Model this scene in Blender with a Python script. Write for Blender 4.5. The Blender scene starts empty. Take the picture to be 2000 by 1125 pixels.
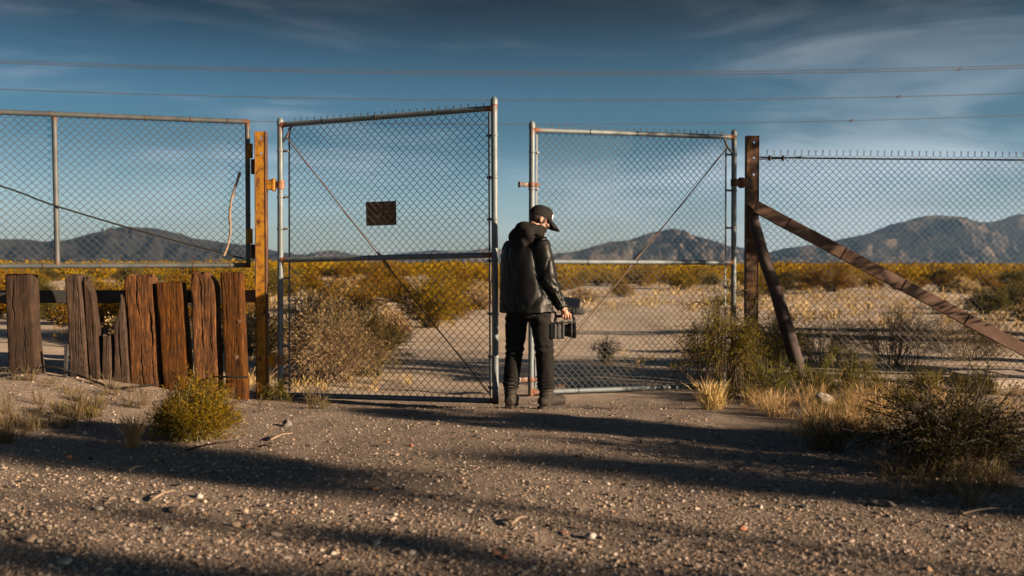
import bpy, bmesh, math, random
import numpy as np
from mathutils import Vector, Matrix

# ------------------------------------------------------------------ camera, sky, sun, exposure
S = bpy.context.scene
COL = S.collection
R_ = math.radians
F_PX = 35.0 / 36.0 * 2000.0
PITCH = math.atan(47.5 / F_PX)
CAM = np.array([0.0, 0.0, 1.25])
cd = bpy.data.cameras.new('camera'); cam = bpy.data.objects.new('camera', cd); COL.objects.link(cam)
cd.lens = 35.0; cd.sensor_width = 36.0; cd.clip_start = 0.1; cd.clip_end = 12000.0
cam.location = CAM; cam.rotation_euler = (math.pi / 2 - PITCH, 0, 0)
cd.dof.use_dof = True; cd.dof.focus_distance = 9.0; cd.dof.aperture_fstop = 2.0
S.camera = cam

SUN_EL = R_(13.5)
SUN_SIDE = R_(24.0)                       # how far behind the picture plane the sun stands, on the right
SDIR = np.array([math.cos(SUN_SIDE) * math.cos(SUN_EL), -math.sin(SUN_SIDE) * math.cos(SUN_EL), math.sin(SUN_EL)])
sl = bpy.data.lights.new('sun', 'SUN'); sun = bpy.data.objects.new('sun', sl); COL.objects.link(sun)
sl.energy = 5.0; sl.angle = R_(0.55); sl.color = (1.0, 0.75, 0.51)
sun.rotation_euler = Vector(SDIR).to_track_quat('Z', 'Y').to_euler()

W = bpy.data.worlds.new('World'); S.world = W; W.use_nodes = True
nt = W.node_tree; nt.nodes.clear()
def wn(t, **k):
    n = nt.nodes.new(t)
    for a, b in k.items(): setattr(n, a, b)
    return n
def wl(a, b): nt.links.new(a, b)
out = wn('ShaderNodeOutputWorld'); bg = wn('ShaderNodeBackground'); bg.inputs['Strength'].default_value = 0.05
sky = wn('ShaderNodeTexSky', sky_type='NISHITA', sun_disc=False)
sky.sun_elevation = SUN_EL; sky.sun_rotation = math.atan2(SDIR[0], SDIR[1]); sky.air_density = 1.0; sky.dust_density = 0.6; sky.ozone_density = 1.6
tc = wn('ShaderNodeTexCoord'); sep = wn('ShaderNodeSeparateXYZ'); wl(tc.outputs['Generated'], sep.inputs[0])
ramp = wn('ShaderNodeValToRGB'); wl(sep.outputs['Z'], ramp.inputs[0])
cr = ramp.color_ramp; cr.interpolation = 'EASE'
cr.elements[0].position = 0.0; cr.elements[0].color = (0.86, 1.0, 1.34, 1)
cr.elements[1].position = 0.27; cr.elements[1].color = (0.0065, 0.027, 0.043, 1)
e = cr.elements.new(0.14); e.color = (0.16, 0.295, 0.38, 1); e = cr.elements.new(1.0); e.color = (0.040, 0.115, 0.21, 1)  # tint brightens again overhead, added to lift the blue in the shade
mul = wn('ShaderNodeMix', data_type='RGBA', blend_type='MULTIPLY'); mul.inputs[0].default_value = 1
wl(sky.outputs[0], mul.inputs[6]); wl(ramp.outputs[0], mul.inputs[7])
# thin cirrus, streaked along the horizon
mp = wn('ShaderNodeMapping'); mp.inputs['Scale'].default_value = (2.2, 2.2, 12.0); mp.inputs['Rotation'].default_value = (0, R_(4), R_(20)); mp.inputs['Location'].default_value = (0.7, 0.3, 0.35)
wl(tc.outputs['Generated'], mp.inputs[0])
nz = wn('ShaderNodeTexNoise'); nz.inputs['Scale'].default_value = 1.6; nz.inputs['Detail'].default_value = 7; nz.inputs['Roughness'].default_value = 0.6; nz.inputs['Distortion'].default_value = 0.6
wl(mp.outputs[0], nz.inputs['Vector'])
mp2 = wn('ShaderNodeMapping'); mp2.inputs['Scale'].default_value = (1.6, 1.6, 5.0); mp2.inputs['Location'].default_value = (4.2, 1.1, 0.2)
wl(tc.outputs['Generated'], mp2.inputs[0])
nz2 = wn('ShaderNodeTexNoise'); nz2.inputs['Scale'].default_value = 2.0; nz2.inputs['Detail'].default_value = 4
wl(mp2.outputs[0], nz2.inputs['Vector'])
add = wn('ShaderNodeMath', operation='ADD'); wl(nz.outputs[0], add.inputs[0]); wl(nz2.outputs[0], add.inputs[1])
mr = wn('ShaderNodeMapRange', interpolation_type='SMOOTHSTEP'); wl(add.outputs[0], mr.inputs[0])
mr.inputs[1].default_value = 0.90; mr.inputs[2].default_value = 1.35; mr.inputs[3].default_value = 0.0; mr.inputs[4].default_value = 0.44
cramp = wn('ShaderNodeValToRGB'); wl(sep.outputs['Z'], cramp.inputs[0])
c2 = cramp.color_ramp; c2.elements[0].position = 0.0; c2.elements[0].color = (8.4, 9.0, 10.0, 1); c2.elements[1].position = 0.28; c2.elements[1].color = (0.15, 0.225, 0.27, 1)
cm = wn('ShaderNodeMix', data_type='RGBA'); wl(mr.outputs[0], cm.inputs[0]); wl(mul.outputs[2], cm.inputs[6]); wl(cramp.outputs[0], cm.inputs[7])
wl(cm.outputs[2], bg.inputs[0]); wl(bg.outputs[0], out.inputs[0])

S.view_settings.view_transform = 'Standard'; S.view_settings.look = 'None'
S.view_settings.exposure = 1.82; S.view_settings.gamma = 1.0; S.view_settings.use_curve_mapping = False
S.render.engine = 'CYCLES'
S.cycles.use_denoising = True
try: S.cycles.denoiser = 'OPENIMAGEDENOISE'; S.cycles.denoising_input_passes = 'RGB_ALBEDO_NORMAL'
except Exception: pass
S.cycles.max_bounces = 6; S.cycles.diffuse_bounces = 3; S.cycles.glossy_bounces = 2; S.cycles.transmission_bounces = 3; S.cycles.volume_bounces = 0
S.cycles.sample_clamp_indirect = 6.0

# ------------------------------------------------------------------ helpers
rng = np.random.default_rng(7)
random.seed(7)

def ray(px, py):
    cx = (px - 1000.0) / F_PX; cy = -(py - 562.5) / F_PX
    return np.array([cx, math.cos(PITCH) + cy * math.sin(PITCH), -math.sin(PITCH) + cy * math.cos(PITCH)])
def P(px, py, Y):
    d = ray(px, py); return CAM + d * (Y / d[1])

def _hash(ix, iy, iz, seed):
    h = (ix.astype(np.int64) * 374761393 + iy.astype(np.int64) * 668265263 + iz.astype(np.int64) * 2147483647 + seed * 974634777) & 0xFFFFFFFF
    h = ((h ^ (h >> 13)) * 1274126177) & 0xFFFFFFFF
    h = (h ^ (h >> 16)) & 0xFFFFFFFF
    return h.astype(np.float64) / 2147483647.5 - 1.0
def vnoise(p, seed=0):
    p = np.asarray(p, float); i = np.floor(p); f = p - i; i = i.astype(np.int64); f = f * f * (3 - 2 * f)
    r = 0
    for dx in (0, 1):
        for dy in (0, 1):
            for dz in (0, 1):
                w = (f[:, 0] if dx else 1 - f[:, 0]) * (f[:, 1] if dy else 1 - f[:, 1]) * (f[:, 2] if dz else 1 - f[:, 2])
                r = r + w * _hash(i[:, 0] + dx, i[:, 1] + dy, i[:, 2] + dz, seed)
    return r
def fbm(p, octv=4, seed=0, gain=0.5):
    p = np.asarray(p, float); a = 1.0; r = 0; t = 0
    for o in range(octv):
        r = r + a * vnoise(p * 2 ** o, seed + o * 17); t += a; a *= gain
    return r / t
def xyz(x, y, z=0.0):
    x = np.asarray(x, float); return np.stack([x, np.broadcast_to(y, x.shape), np.broadcast_to(z, x.shape)], -1)

def ss(a, b, x): t = np.clip((x - a) / (b - a), 0, 1); return t * t * (3 - 2 * t)
def gh(x, y):
    """ground height"""
    x = np.atleast_1d(np.asarray(x, float)); y = np.atleast_1d(np.asarray(y, float))
    z = 0.012 * fbm(xyz(x * 3.1, y * 3.1), 4, 3) + 0.03 * fbm(xyz(x * .5, y * .5), 3, 5)
    z += 0.24 * ss(-2.4, -5.0, x) * ss(7.2, 9.0, y)                 # low bank under the timber posts
    z += 0.05 * ss(1.8, 3.4, x) * ss(6.0, 7.4, y)
    z -= .055 * ss(-2.9, -2.3, x) * ss(3.2, 2.6, x) * ss(8.45, 8.95, y) * ss(11.6, 10.8, y)
    far = ss(14, 40, y)
    z += far * 0.30 * fbm(xyz(x * .06, y * .06), 3, 9)
    z += 0.25 * far * ss(0.25, .7, fbm(xyz(x * .13, y * .10), 2, 21))
    z *= 1.0 - 0.7 * ss(150, 500, np.hypot(x, y))
    return z
def G(px, py):
    d = ray(px, py); t = 8.0
    for _ in range(25):
        p = CAM + d * t; h = gh(p[0], p[1])[0]
        t = (h - CAM[2]) / d[2] if d[2] < -1e-4 else 500
        t = min(t, 900)
    return CAM + d * t

class MB:
    def __init__(s): s.v = []; s.f = []; s.m = []; s.r = []; s.n = 0
    def add(s, v, f, mat=0, rust=0.0):
        v = np.asarray(v, float).reshape(-1, 3); f = np.asarray(f, np.int64)
        if len(f) == 0: return s
        s.v.append(v); s.f.append(f + s.n); s.m.append(np.full(len(f), mat, np.int32))
        s.r.append(np.broadcast_to(np.asarray(rust, float), (len(v),)).copy()); s.n += len(v); return s
    def verts(s): return np.concatenate(s.v)
    def mesh(s, name, mats, smooth=False, org=(0, 0, 0)):
        me = bpy.data.meshes.new(name)
        v = np.concatenate(s.v) - np.asarray(org); lt = np.concatenate([np.full(len(f), f.shape[1], np.int32) for f in s.f])
        li = np.concatenate([f.reshape(-1) for f in s.f]).astype(np.int32)
        me.vertices.add(len(v)); me.vertices.foreach_set('co', v.astype(np.float32).ravel())
        me.loops.add(len(li)); me.loops.foreach_set('vertex_index', li)
        me.polygons.add(len(lt)); me.polygons.foreach_set('loop_start', (np.cumsum(lt) - lt).astype(np.int32))
        me.polygons.foreach_set('material_index', np.concatenate(s.m))
        me.polygons.foreach_set('use_smooth', np.full(len(lt), bool(smooth)))
        a = me.attributes.new('rust', 'FLOAT', 'POINT'); a.data.foreach_set('value', np.concatenate(s.r).astype(np.float32))
        me.update(calc_edges=True)
        for m in (mats if isinstance(mats, (list, tuple)) else [mats]): me.materials.append(m)
        return me

ORG = {}
def _link(o, parent, org):
    COL.objects.link(o)
    if parent is not None: o.parent = parent
    ORG[o.name] = np.asarray(org, float)
def thing(name, label, cat, loc, group=None):
    o = bpy.data.objects.new(name, None); o.empty_display_size = .1
    o.location = [float(c) for c in loc]; _link(o, None, loc)
    o['label'] = label; o['category'] = cat
    if group: o['group'] = group
    return o
def obj(name, mb, mats, parent=None, smooth=False, label=None, cat=None, group=None, kind=None, loc=None):
    """a mesh from world-space geometry; a top-level one gets its origin at loc"""
    org = ORG[parent.name] if parent is not None else (np.zeros(3) if loc is None else np.asarray(loc, float))
    me = mb.mesh(name, mats, smooth, org) if isinstance(mb, MB) else mb
    o = bpy.data.objects.new(name, me)
    if parent is None: o.location = [float(c) for c in org]
    _link(o, parent, org)
    if label: o['label'] = label
    if cat: o['category'] = cat
    if group: o['group'] = group
    if kind: o['kind'] = kind
    return o
def dup(root, loc, rz=0.0, sc=1.0, label=None, group=None):
    r = root.copy(); COL.objects.link(r); r.location = [float(c) for c in loc]; r.rotation_euler = (0, 0, rz)
    r.scale = (sc, sc, sc) if np.isscalar(sc) else sc
    if label: r['label'] = label
    if group: r['group'] = group
    for ch in root.children:
        c = ch.copy(); COL.objects.link(c); c.parent = r
        for g in ch.children:
            d = g.copy(); COL.objects.link(d); d.parent = c
    return r

def unit(v): v = np.asarray(v, float); return v / max(np.linalg.norm(v), 1e-9)
def tube(mb, pts, rad, n=8, mat=0, cap=True, rust=0.0, ref=None, closed=False):
    p = np.asarray(pts, float); m = len(p)
    rad = np.broadcast_to(np.asarray(rad, float), (m,))
    T = np.gradient(p, axis=0); T /= np.maximum(np.linalg.norm(T, axis=1, keepdims=True), 1e-9)
    if ref is None:
        a = np.abs(T).mean(0); ref = np.eye(3)[int(np.argmin(a))]
    A = np.cross(T, ref); A /= np.maximum(np.linalg.norm(A, axis=1, keepdims=True), 1e-9); B = np.cross(T, A)
    th = np.arange(n) * 2 * math.pi / n
    v = p[:, None, :] + rad[:, None, None] * (np.cos(th)[None, :, None] * A[:, None, :] + np.sin(th)[None, :, None] * B[:, None, :])
    i = np.arange(m - 1)[:, None] * n; j = np.arange(n)[None, :]; k = (j + 1) % n
    f = np.stack([i + j, i + n + j, i + n + k, i + k], -1).reshape(-1, 4)
    ru = np.broadcast_to(np.asarray(rust, float), (m,)); ru = np.repeat(ru, n)
    v = v.reshape(-1, 3)
    mb.add(v, f, mat, ru)
    if cap:
        for ring, c, flip in ((np.arange(n), p[0], 0), ((m - 1) * n + np.arange(n), p[-1], 1)):
            cv = np.concatenate([v[ring], c[None]]); q = np.arange(n)
            ff = np.stack([q, (q + 1) % n, np.full(n, n)], -1)
            if flip: ff = ff[:, ::-1]
            mb.add(cv, ff, mat, ru[ring[0]])
    return mb
def line(a, b, n=2): a = np.asarray(a, float); b = np.asarray(b, float); t = np.linspace(0, 1, n)[:, None]; return a + (b - a) * t
def curve(pts, n=24):
    """smooth polyline through points (Catmull-Rom)"""
    p = np.asarray(pts, float); p = np.concatenate([[2 * p[0] - p[1]], p, [2 * p[-1] - p[-2]]]); o = []
    k = len(p) - 3
    for i in range(k):
        t = np.linspace(0, 1, max(3, n // k), endpoint=(i == k - 1))[:, None]; a, b, c, d = p[i:i + 4]
        o.append(.5 * ((2 * b) + (c - a) * t + (2 * a - 5 * b + 4 * c - d) * t ** 2 + (3 * b - 3 * c + d - a) * t ** 3))
    return np.concatenate(o)
def box(mb, c, size, rot=None, bev=0.0, mat=0, rust=0.0, seg=1):
    bm = bmesh.new(); bmesh.ops.create_cube(bm, size=1.0)
    for v in bm.verts: v.co = Vector((v.co.x * size[0], v.co.y * size[1], v.co.z * size[2]))
    if bev > 0: bmesh.ops.bevel(bm, geom=list(bm.edges), offset=bev, segments=seg, affect='EDGES', profile=.5)
    bmesh.ops.triangulate(bm, faces=[f for f in bm.faces if len(f.verts) > 4])
    bm.verts.index_update()
    v = np.array([x.co[:] for x in bm.verts]); r = np.eye(3) if rot is None else np.asarray(rot)
    v = v @ r.T + np.asarray(c)
    q = [[x.index for x in f.verts] for f in bm.faces]; bm.free()
    f4 = [x for x in q if len(x) == 4]; f3 = [x for x in q if len(x) == 3]
    b0 = mb.n
    mb.add(v, f4 if f4 else f3, mat, rust)
    if f4 and f3:
        mb.f.append(np.array(f3, np.int64) + b0); mb.m.append(np.full(len(f3), mat, np.int32))
    return mb
def frame(x, up=(0, 0, 1)):
    """rotation matrix with its X column along x, Z column near up"""
    x = unit(x); y = unit(np.cross(up, x)); z = np.cross(x, y); return np.stack([x, y, z], -1)
def ell(mb, c, r, rot=None, nu=16, nv=10, mat=0):
    th = np.linspace(0, math.pi, nv + 1)[1:-1]; ph = np.arange(nu) * 2 * math.pi / nu
    v = np.stack([np.outer(np.sin(th), np.cos(ph)), np.outer(np.sin(th), np.sin(ph)), np.outer(np.cos(th), np.ones(nu))], -1).reshape(-1, 3)
    v = np.concatenate([v, [[0, 0, 1], [0, 0, -1]]]) * np.asarray(r)
    if rot is not None: v = v @ np.asarray(rot).T
    v = v + np.asarray(c)
    i = np.arange(nv - 2)[:, None] * nu; j = np.arange(nu)[None]; k = (j + 1) % nu
    f = np.stack([i + j, i + nu + j, i + nu + k, i + k], -1).reshape(-1, 4)
    b = mb.n; mb.add(v, f, mat)
    m = len(v); q = np.arange(nu); l = (nv - 2) * nu
    t = np.concatenate([np.stack([np.full(nu, m - 2), q, (q + 1) % nu], -1), np.stack([np.full(nu, m - 1), l + (q + 1) % nu, l + q], -1)])
    mb.f.append(t + b); mb.m.append(np.full(len(t), mat, np.int32))
    return mb
def eloft(mb, secs, n=28, mat=0):
    """secs: (centre, axis u, axis v, ru, rv); closed loft of ellipses"""
    th = np.arange(n) * 2 * math.pi / n; R = []
    for c, u, w, a, b in secs:
        R.append(np.asarray(c) + a * np.cos(th)[:, None] * np.asarray(u) + b * np.sin(th)[:, None] * np.asarray(w))
    v = np.concatenate(R); m = len(secs)
    i = np.arange(m - 1)[:, None] * n; j = np.arange(n)[None]; k = (j + 1) % n
    b0 = mb.n
    mb.add(v, np.stack([i + j, i + k, i + n + k, i + n + j], -1).reshape(-1, 4), mat)
    mb.add(np.concatenate([R[0], [np.asarray(secs[0][0])]]), np.stack([(np.arange(n) + 1) % n, np.arange(n), np.full(n, n)], -1), mat)
    mb.add(np.concatenate([R[-1], [np.asarray(secs[-1][0])]]), np.stack([np.arange(n), (np.arange(n) + 1) % n, np.full(n, n)], -1), mat)
    return mb
def remesh(mb, voxel, smooth=6, factor=0.5):
    """closed overlapping shapes fused into one skin: (verts, faces)"""
    me = mb.mesh('tmp', []); o = bpy.data.objects.new('tmp', me); COL.objects.link(o)
    m = o.modifiers.new('r', 'REMESH'); m.mode = 'VOXEL'; m.voxel_size = voxel
    if smooth: q = o.modifiers.new('s', 'SMOOTH'); q.factor = factor; q.iterations = smooth
    dg = bpy.context.evaluated_depsgraph_get(); ev = o.evaluated_get(dg); e = ev.to_mesh()
    v = np.empty(len(e.vertices) * 3, np.float32); e.vertices.foreach_get('co', v); v = v.reshape(-1, 3).astype(float)
    nn = np.empty(len(e.vertices) * 3, np.float32); e.vertices.foreach_get('normal', nn); nn = nn.reshape(-1, 3).astype(float)
    f = [list(p.vertices) for p in e.polygons]
    ev.to_mesh_clear(); bpy.data.objects.remove(o); bpy.data.meshes.remove(me)
    f4 = np.array([x for x in f if len(x) == 4], np.int64); f3 = np.array([x for x in f if len(x) == 3], np.int64)
    return v, nn, f4, f3
def remeshed(v, f4, f3):
    mb = MB(); mb.add(v, f4)
    if len(f3): mb.f.append(f3); mb.m.append(np.zeros(len(f3), np.int32))
    return mb

# ------------------------------------------------------------------ materials
def newmat(name):
    m = bpy.data.materials.new(name); m.use_nodes = True; t = m.node_tree; t.nodes.clear()
    o = t.nodes.new('ShaderNodeOutputMaterial'); return m, t, o
def nd(t, ty, ins=None, **k):
    n = t.nodes.new(ty)
    for a, b in k.items(): setattr(n, a, b)
    for a, b in (ins or {}).items():
        if hasattr(b, 'is_linked') or isinstance(b, bpy.types.NodeSocket): t.links.new(b, n.inputs[a])
        else: n.inputs[a].default_value = b
    return n
def c4(c): return (c[0], c[1], c[2], 1.0)
def rampn(t, fac, stops):
    r = nd(t, 'ShaderNodeValToRGB', {0: fac}); e = r.color_ramp.elements
    e[0].position, e[0].color = stops[0][0], c4(stops[0][1]); e[1].position, e[1].color = stops[-1][0], c4(stops[-1][1])
    for p, c in stops[1:-1]: x = e.new(p); x.color = c4(c)
    return r.outputs[0]
def mixc(t, fac, a, b, mode='MIX'):
    n = nd(t, 'ShaderNodeMix', data_type='RGBA', blend_type=mode)
    for i, s in ((0, fac), (6, a), (7, b)):
        if isinstance(s, bpy.types.NodeSocket): t.links.new(s, n.inputs[i])
        elif i == 0: n.inputs[0].default_value = s
        else: n.inputs[i].default_value = c4(s)
    return n.outputs[2]
def surf(name, stops, scale=8.0, stretch=(1, 1, 1), rough=0.7, metal=0.0, bump=0.3, bscale=None, bdist=0.004, rust=None, detail=6, spec=0.5, dist=0.0, rscale=30, rlo=.55, rhi=.75):
    m, t, o = newmat(name)
    tc = nd(t, 'ShaderNodeTexCoord'); mp = nd(t, 'ShaderNodeMapping', {0: tc.outputs['Object'], 'Scale': stretch})
    n = nd(t, 'ShaderNodeTexNoise', {'Vector': mp.outputs[0], 'Scale': scale, 'Detail': detail, 'Roughness': .62, 'Distortion': dist})
    col = rampn(t, n.outputs[0], stops)
    b = nd(t, 'ShaderNodeTexNoise', {'Vector': mp.outputs[0], 'Scale': bscale or scale * 3, 'Detail': 5, 'Roughness': .65})
    bs = nd(t, 'ShaderNodeBsdfPrincipled', {'Metallic': metal, 'Roughness': rough})
    bs.inputs['Specular IOR Level'].default_value = spec
    if rust is not None:
        at = nd(t, 'ShaderNodeAttribute', attribute_name='rust')
        rn = nd(t, 'ShaderNodeTexNoise', {'Vector': tc.outputs['Object'], 'Scale': rscale, 'Detail': 6, 'Roughness': .7})
        ad = nd(t, 'ShaderNodeMath', {0: rn.outputs[0], 1: at.outputs['Fac']}, operation='ADD')
        ms = nd(t, 'ShaderNodeMapRange', {0: ad.outputs[0], 1: rlo + .0, 2: rhi}, interpolation_type='SMOOTHSTEP')
        rc = rampn(t, b.outputs[0], [(0.3, [c * .5 for c in rust]), (.55, rust), (.75, [min(1, c * 1.6) for c in rust])])
        col = mixc(t, ms.outputs[0], col, rc)
        inv = nd(t, 'ShaderNodeMath', {0: 1.0, 1: ms.outputs[0]}, operation='SUBTRACT')
        mm = nd(t, 'ShaderNodeMath', {0: inv.outputs[0], 1: metal}, operation='MULTIPLY'); t.links.new(mm.outputs[0], bs.inputs['Metallic'])
        rr = nd(t, 'ShaderNodeMapRange', {0: ms.outputs[0], 3: rough, 4: .9}); t.links.new(rr.outputs[0], bs.inputs['Roughness'])
    t.links.new(col, bs.inputs['Base Color'])
    if bump > 0:
        bp = nd(t, 'ShaderNodeBump', {'Height': b.outputs[0], 'Strength': bump, 'Distance': bdist}); t.links.new(bp.outputs[0], bs.inputs['Normal'])
    t.links.new(bs.outputs[0], o.inputs[0]); return m
def leafmat(name, cols, trans=0.3, rough=.6):
    m, t, o = newmat(name)
    g = nd(t, 'ShaderNodeNewGeometry'); oi = nd(t, 'ShaderNodeObjectInfo')
    a = rampn(t, g.outputs['Random Per Island'], [(i / (len(cols) - 1), c) for i, c in enumerate(cols)])
    hs = nd(t, 'ShaderNodeHueSaturation', {'Color': a})
    h = nd(t, 'ShaderNodeMapRange', {0: oi.outputs['Random'], 3: .485, 4: .515}); t.links.new(h.outputs[0], hs.inputs['Hue'])
    v = nd(t, 'ShaderNodeMapRange', {0: oi.outputs['Random'], 3: .8, 4: 1.2}); t.links.new(v.outputs[0], hs.inputs['Value'])
    d = nd(t, 'ShaderNodeBsdfDiffuse', {'Color': hs.outputs[0]}); tr = nd(t, 'ShaderNodeBsdfTranslucent', {'Color': hs.outputs[0]})
    mx = nd(t, 'ShaderNodeMixShader', {0: trans, 1: d.outputs[0], 2: tr.outputs[0]})
    t.links.new(mx.outputs[0], o.inputs[0]); return m

RUST = (0.16, 0.055, 0.018)
M_pipe = surf('galvanised_pipe', [(.3, (.058, .077, .090)), (.55, (.10, .122, .136)), (.75, (.14, .160, .172))], 9, (1, 1, 1), .5, .0, .15, 60, .001, rust=RUST, rlo=.70, rhi=1.0)
M_pipedull = surf('dark_rusty_pipe', [(.3, (.032, .037, .040)), (.55, (.055, .061, .064)), (.75, (.082, .084, .084))], 7, (1, 1, 1), .6, 0, .2, 60, .001, rust=(.11, .04, .014), rlo=.64, rhi=1.0)  # darker tone than the gate pipes, plus rust
M_wire = surf('galvanised_wire', [(.35, (.036, .041, .045)), (.65, (.075, .08, .08))], 6, (1, 1, 1), .5, .4, 0, rust=(.13, .06, .03), rlo=.68, rhi=.9, rscale=4)
M_rustywire = surf('rusty_wire', [(.35, (.055, .036, .026)), (.65, (.11, .066, .042))], 5, (1, 1, 1), .7, .2, 0)
M_yellow = surf('worn_yellow_paint', [(.3, (.15, .058, .005)), (.45, (.27, .118, .007)), (.7, (.35, .165, .012))], 6, (3, 3, .25), .65, 0, .35, 40, .001, rust=(.075, .028, .010), rscale=11, rlo=.45, rhi=.66, spec=.3)
M_rust = surf('rusted_steel', [(.3, (.025, .012, .008)), (.5, (.07, .026, .011)), (.7, (.13, .052, .017))], 9, (1, 1, .6), .82, .1, .4, 50, .002)
M_rustdark = surf('dark_rusted_steel', [(.3, (.022, .015, .012)), (.55, (.055, .03, .018)), (.75, (.12, .055, .025))], 7, (1, 1, .5), .8, .1, .4, 40, .002)
M_rustyellow = surf('rust_with_yellow_paint', [(.3, (.018, .010, .007)), (.5, (.055, .021, .010)), (.62, (.17, .075, .008)), (.75, (.27, .13, .012))], 4.5, (1.6, 1.6, .5), .7, .05, .4, 40, .002)
M_rail = surf('tarred_rail', [(.3, (.012, .012, .013)), (.6, (.03, .028, .027)), (.8, (.09, .05, .03))], 5, (1, 1, 1), .75, 0, .3, 30, .002)
def woodmat(name, a, b, c):
    m, t, o = newmat(name)
    tc = nd(t, 'ShaderNodeTexCoord'); mp = nd(t, 'ShaderNodeMapping', {0: tc.outputs['Object'], 'Scale': (1, 1, .045)})
    n1 = nd(t, 'ShaderNodeTexNoise', {'Vector': mp.outputs[0], 'Scale': 130, 'Detail': 8, 'Roughness': .75, 'Distortion': .15})
    n2 = nd(t, 'ShaderNodeTexNoise', {'Vector': tc.outputs['Object'], 'Scale': 7.5, 'Detail': 6, 'Roughness': .68})
    col = rampn(t, n1.outputs[0], [(.33, a), (.5, b), (.68, c)])
    col = mixc(t, n2.outputs[0], col, rampn(t, n2.outputs[0], [(.36, (.22, .20, .19)), (.62, (1.45, 1.32, 1.2))]), 'MULTIPLY')
    oi = nd(t, 'ShaderNodeObjectInfo'); hv = nd(t, 'ShaderNodeHueSaturation', {'Color': col}); mv = nd(t, 'ShaderNodeMapRange', {0: oi.outputs['Random'], 3: .75, 4: 1.3}); t.links.new(mv.outputs[0], hv.inputs['Value'])
    ms_ = nd(t, 'ShaderNodeMapRange', {0: oi.outputs['Random'], 3: 1.2, 4: .95}); t.links.new(ms_.outputs[0], hv.inputs['Saturation']); col = hv.outputs[0]
    at = nd(t, 'ShaderNodeAttribute', attribute_name='rust')
    col = mixc(t, at.outputs['Fac'], col, [x * .18 for x in a])
    bs = nd(t, 'ShaderNodeBsdfPrincipled', {'Base Color': col, 'Roughness': .88}); bs.inputs['Specular IOR Level'].default_value = .25
    bp = nd(t, 'ShaderNodeBump', {'Height': n1.outputs[0], 'Strength': .9, 'Distance': .007}); t.links.new(bp.outputs[0], bs.inputs['Normal'])
    t.links.new(bs.outputs[0], o.inputs[0]); return m
M_woodbrown = woodmat('weathered_brown_timber', (.007, .003, .0012), (.046, .0185, .0052), (.20, .086, .023))
M_woodgrey = woodmat('weathered_grey_timber', (.008, .0052, .004), (.033, .021, .015), (.085, .056, .040))
M_twig = surf('dry_twig', [(.3, (.10, .07, .048)), (.7, (.25, .185, .135))], 20, (1, 1, 1), .9, 0, .3)
M_stem = surf('shrub_stem', [(.3, (.018, .013, .010)), (.7, (.055, .039, .028))], 12, (1, 1, 1), .9, 0, 0)
M_stemb = surf('brown_stem', [(.3, (.045, .031, .020)), (.7, (.11, .078, .05))], 12, (1, 1, 1), .9, 0, 0)
M_stemg = surf('green_stem', [(.3, (.05, .046, .014)), (.7, (.11, .09, .03))], 12, (1, 1, 1), .9, 0, 0)
M_hose = surf('black_rubber', [(.3, (.006, .0055, .0055)), (.7, (.014, .012, .011))], 12, (1, 1, 1), .75, 0, .1, spec=.2)
M_concrete = surf('old_concrete', [(.3, (.20, .16, .13)), (.7, (.36, .31, .27))], 9, (1, 1, 1), .9, 0, .4, 40, .004)
M_leather = surf('black_leather', [(.3, (.0025, .0025, .0025)), (.7, (.006, .0056, .005))], 20, (1, 1, 1), .45, 0, .4, 70, .004, spec=.22)
M_hood = surf('black_cotton', [(.3, (.006, .005, .0045)), (.7, (.012, .010, .009))], 40, (1, 1, 1), .95, 0, .2, 150, .002, spec=.2)
M_jean = surf('black_denim', [(.3, (.004, .0037, .0035)), (.7, (.011, .0095, .0085))], 30, (1, 1, 1), .9, 0, .3, 120, .003, spec=.2)
M_boot = surf('scuffed_black_leather', [(.3, (.010, .008, .0065)), (.7, (.028, .021, .016))], 25, (1, 1, 1), .75, 0, .3, 90, .003, spec=.3)
M_cap = surf('black_cap_cloth', [(.3, (.003, .003, .003)), (.7, (.007, .0065, .006))], 60, (1, 1, 1), .85, 0, .2, 200, .002, spec=.25)
M_white = surf('white_embroidery', [(.3, (.7, .68, .64)), (.7, (.8, .78, .74))], 60, rough=.8, bump=0)
M_red = surf('red_embroidery', [(.3, (.5, .04, .03)), (.7, (.6, .06, .05))], 60, rough=.8, bump=0)
M_hair = surf('dark_hair', [(.3, (.012, .008, .006)), (.7, (.035, .022, .015))], 60, (1, 1, .2), .7, 0, .5, 150, .003)
M_camblack = surf('black_camera_shell', [(.3, (.004, .004, .0045)), (.7, (.009, .009, .0095))], 30, rough=.42, bump=.1, bscale=200, bdist=.001)
M_camgrey = surf('grey_camera_trim', [(.3, (.07, .068, .065)), (.7, (.15, .145, .14))], 40, rough=.45, metal=.4, bump=.1)
M_foam = surf('grey_foam', [(.3, (.03, .03, .03)), (.7, (.075, .072, .07))], 120, rough=.98, bump=.6, bscale=250, bdist=.003, spec=.1)
m, t, o = newmat('lens_glass'); bs = nd(t, 'ShaderNodeBsdfPrincipled', {'Base Color': (.006, .008, .012, 1), 'Roughness': .05}); t.links.new(bs.outputs[0], o.inputs[0]); M_glass = m
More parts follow.
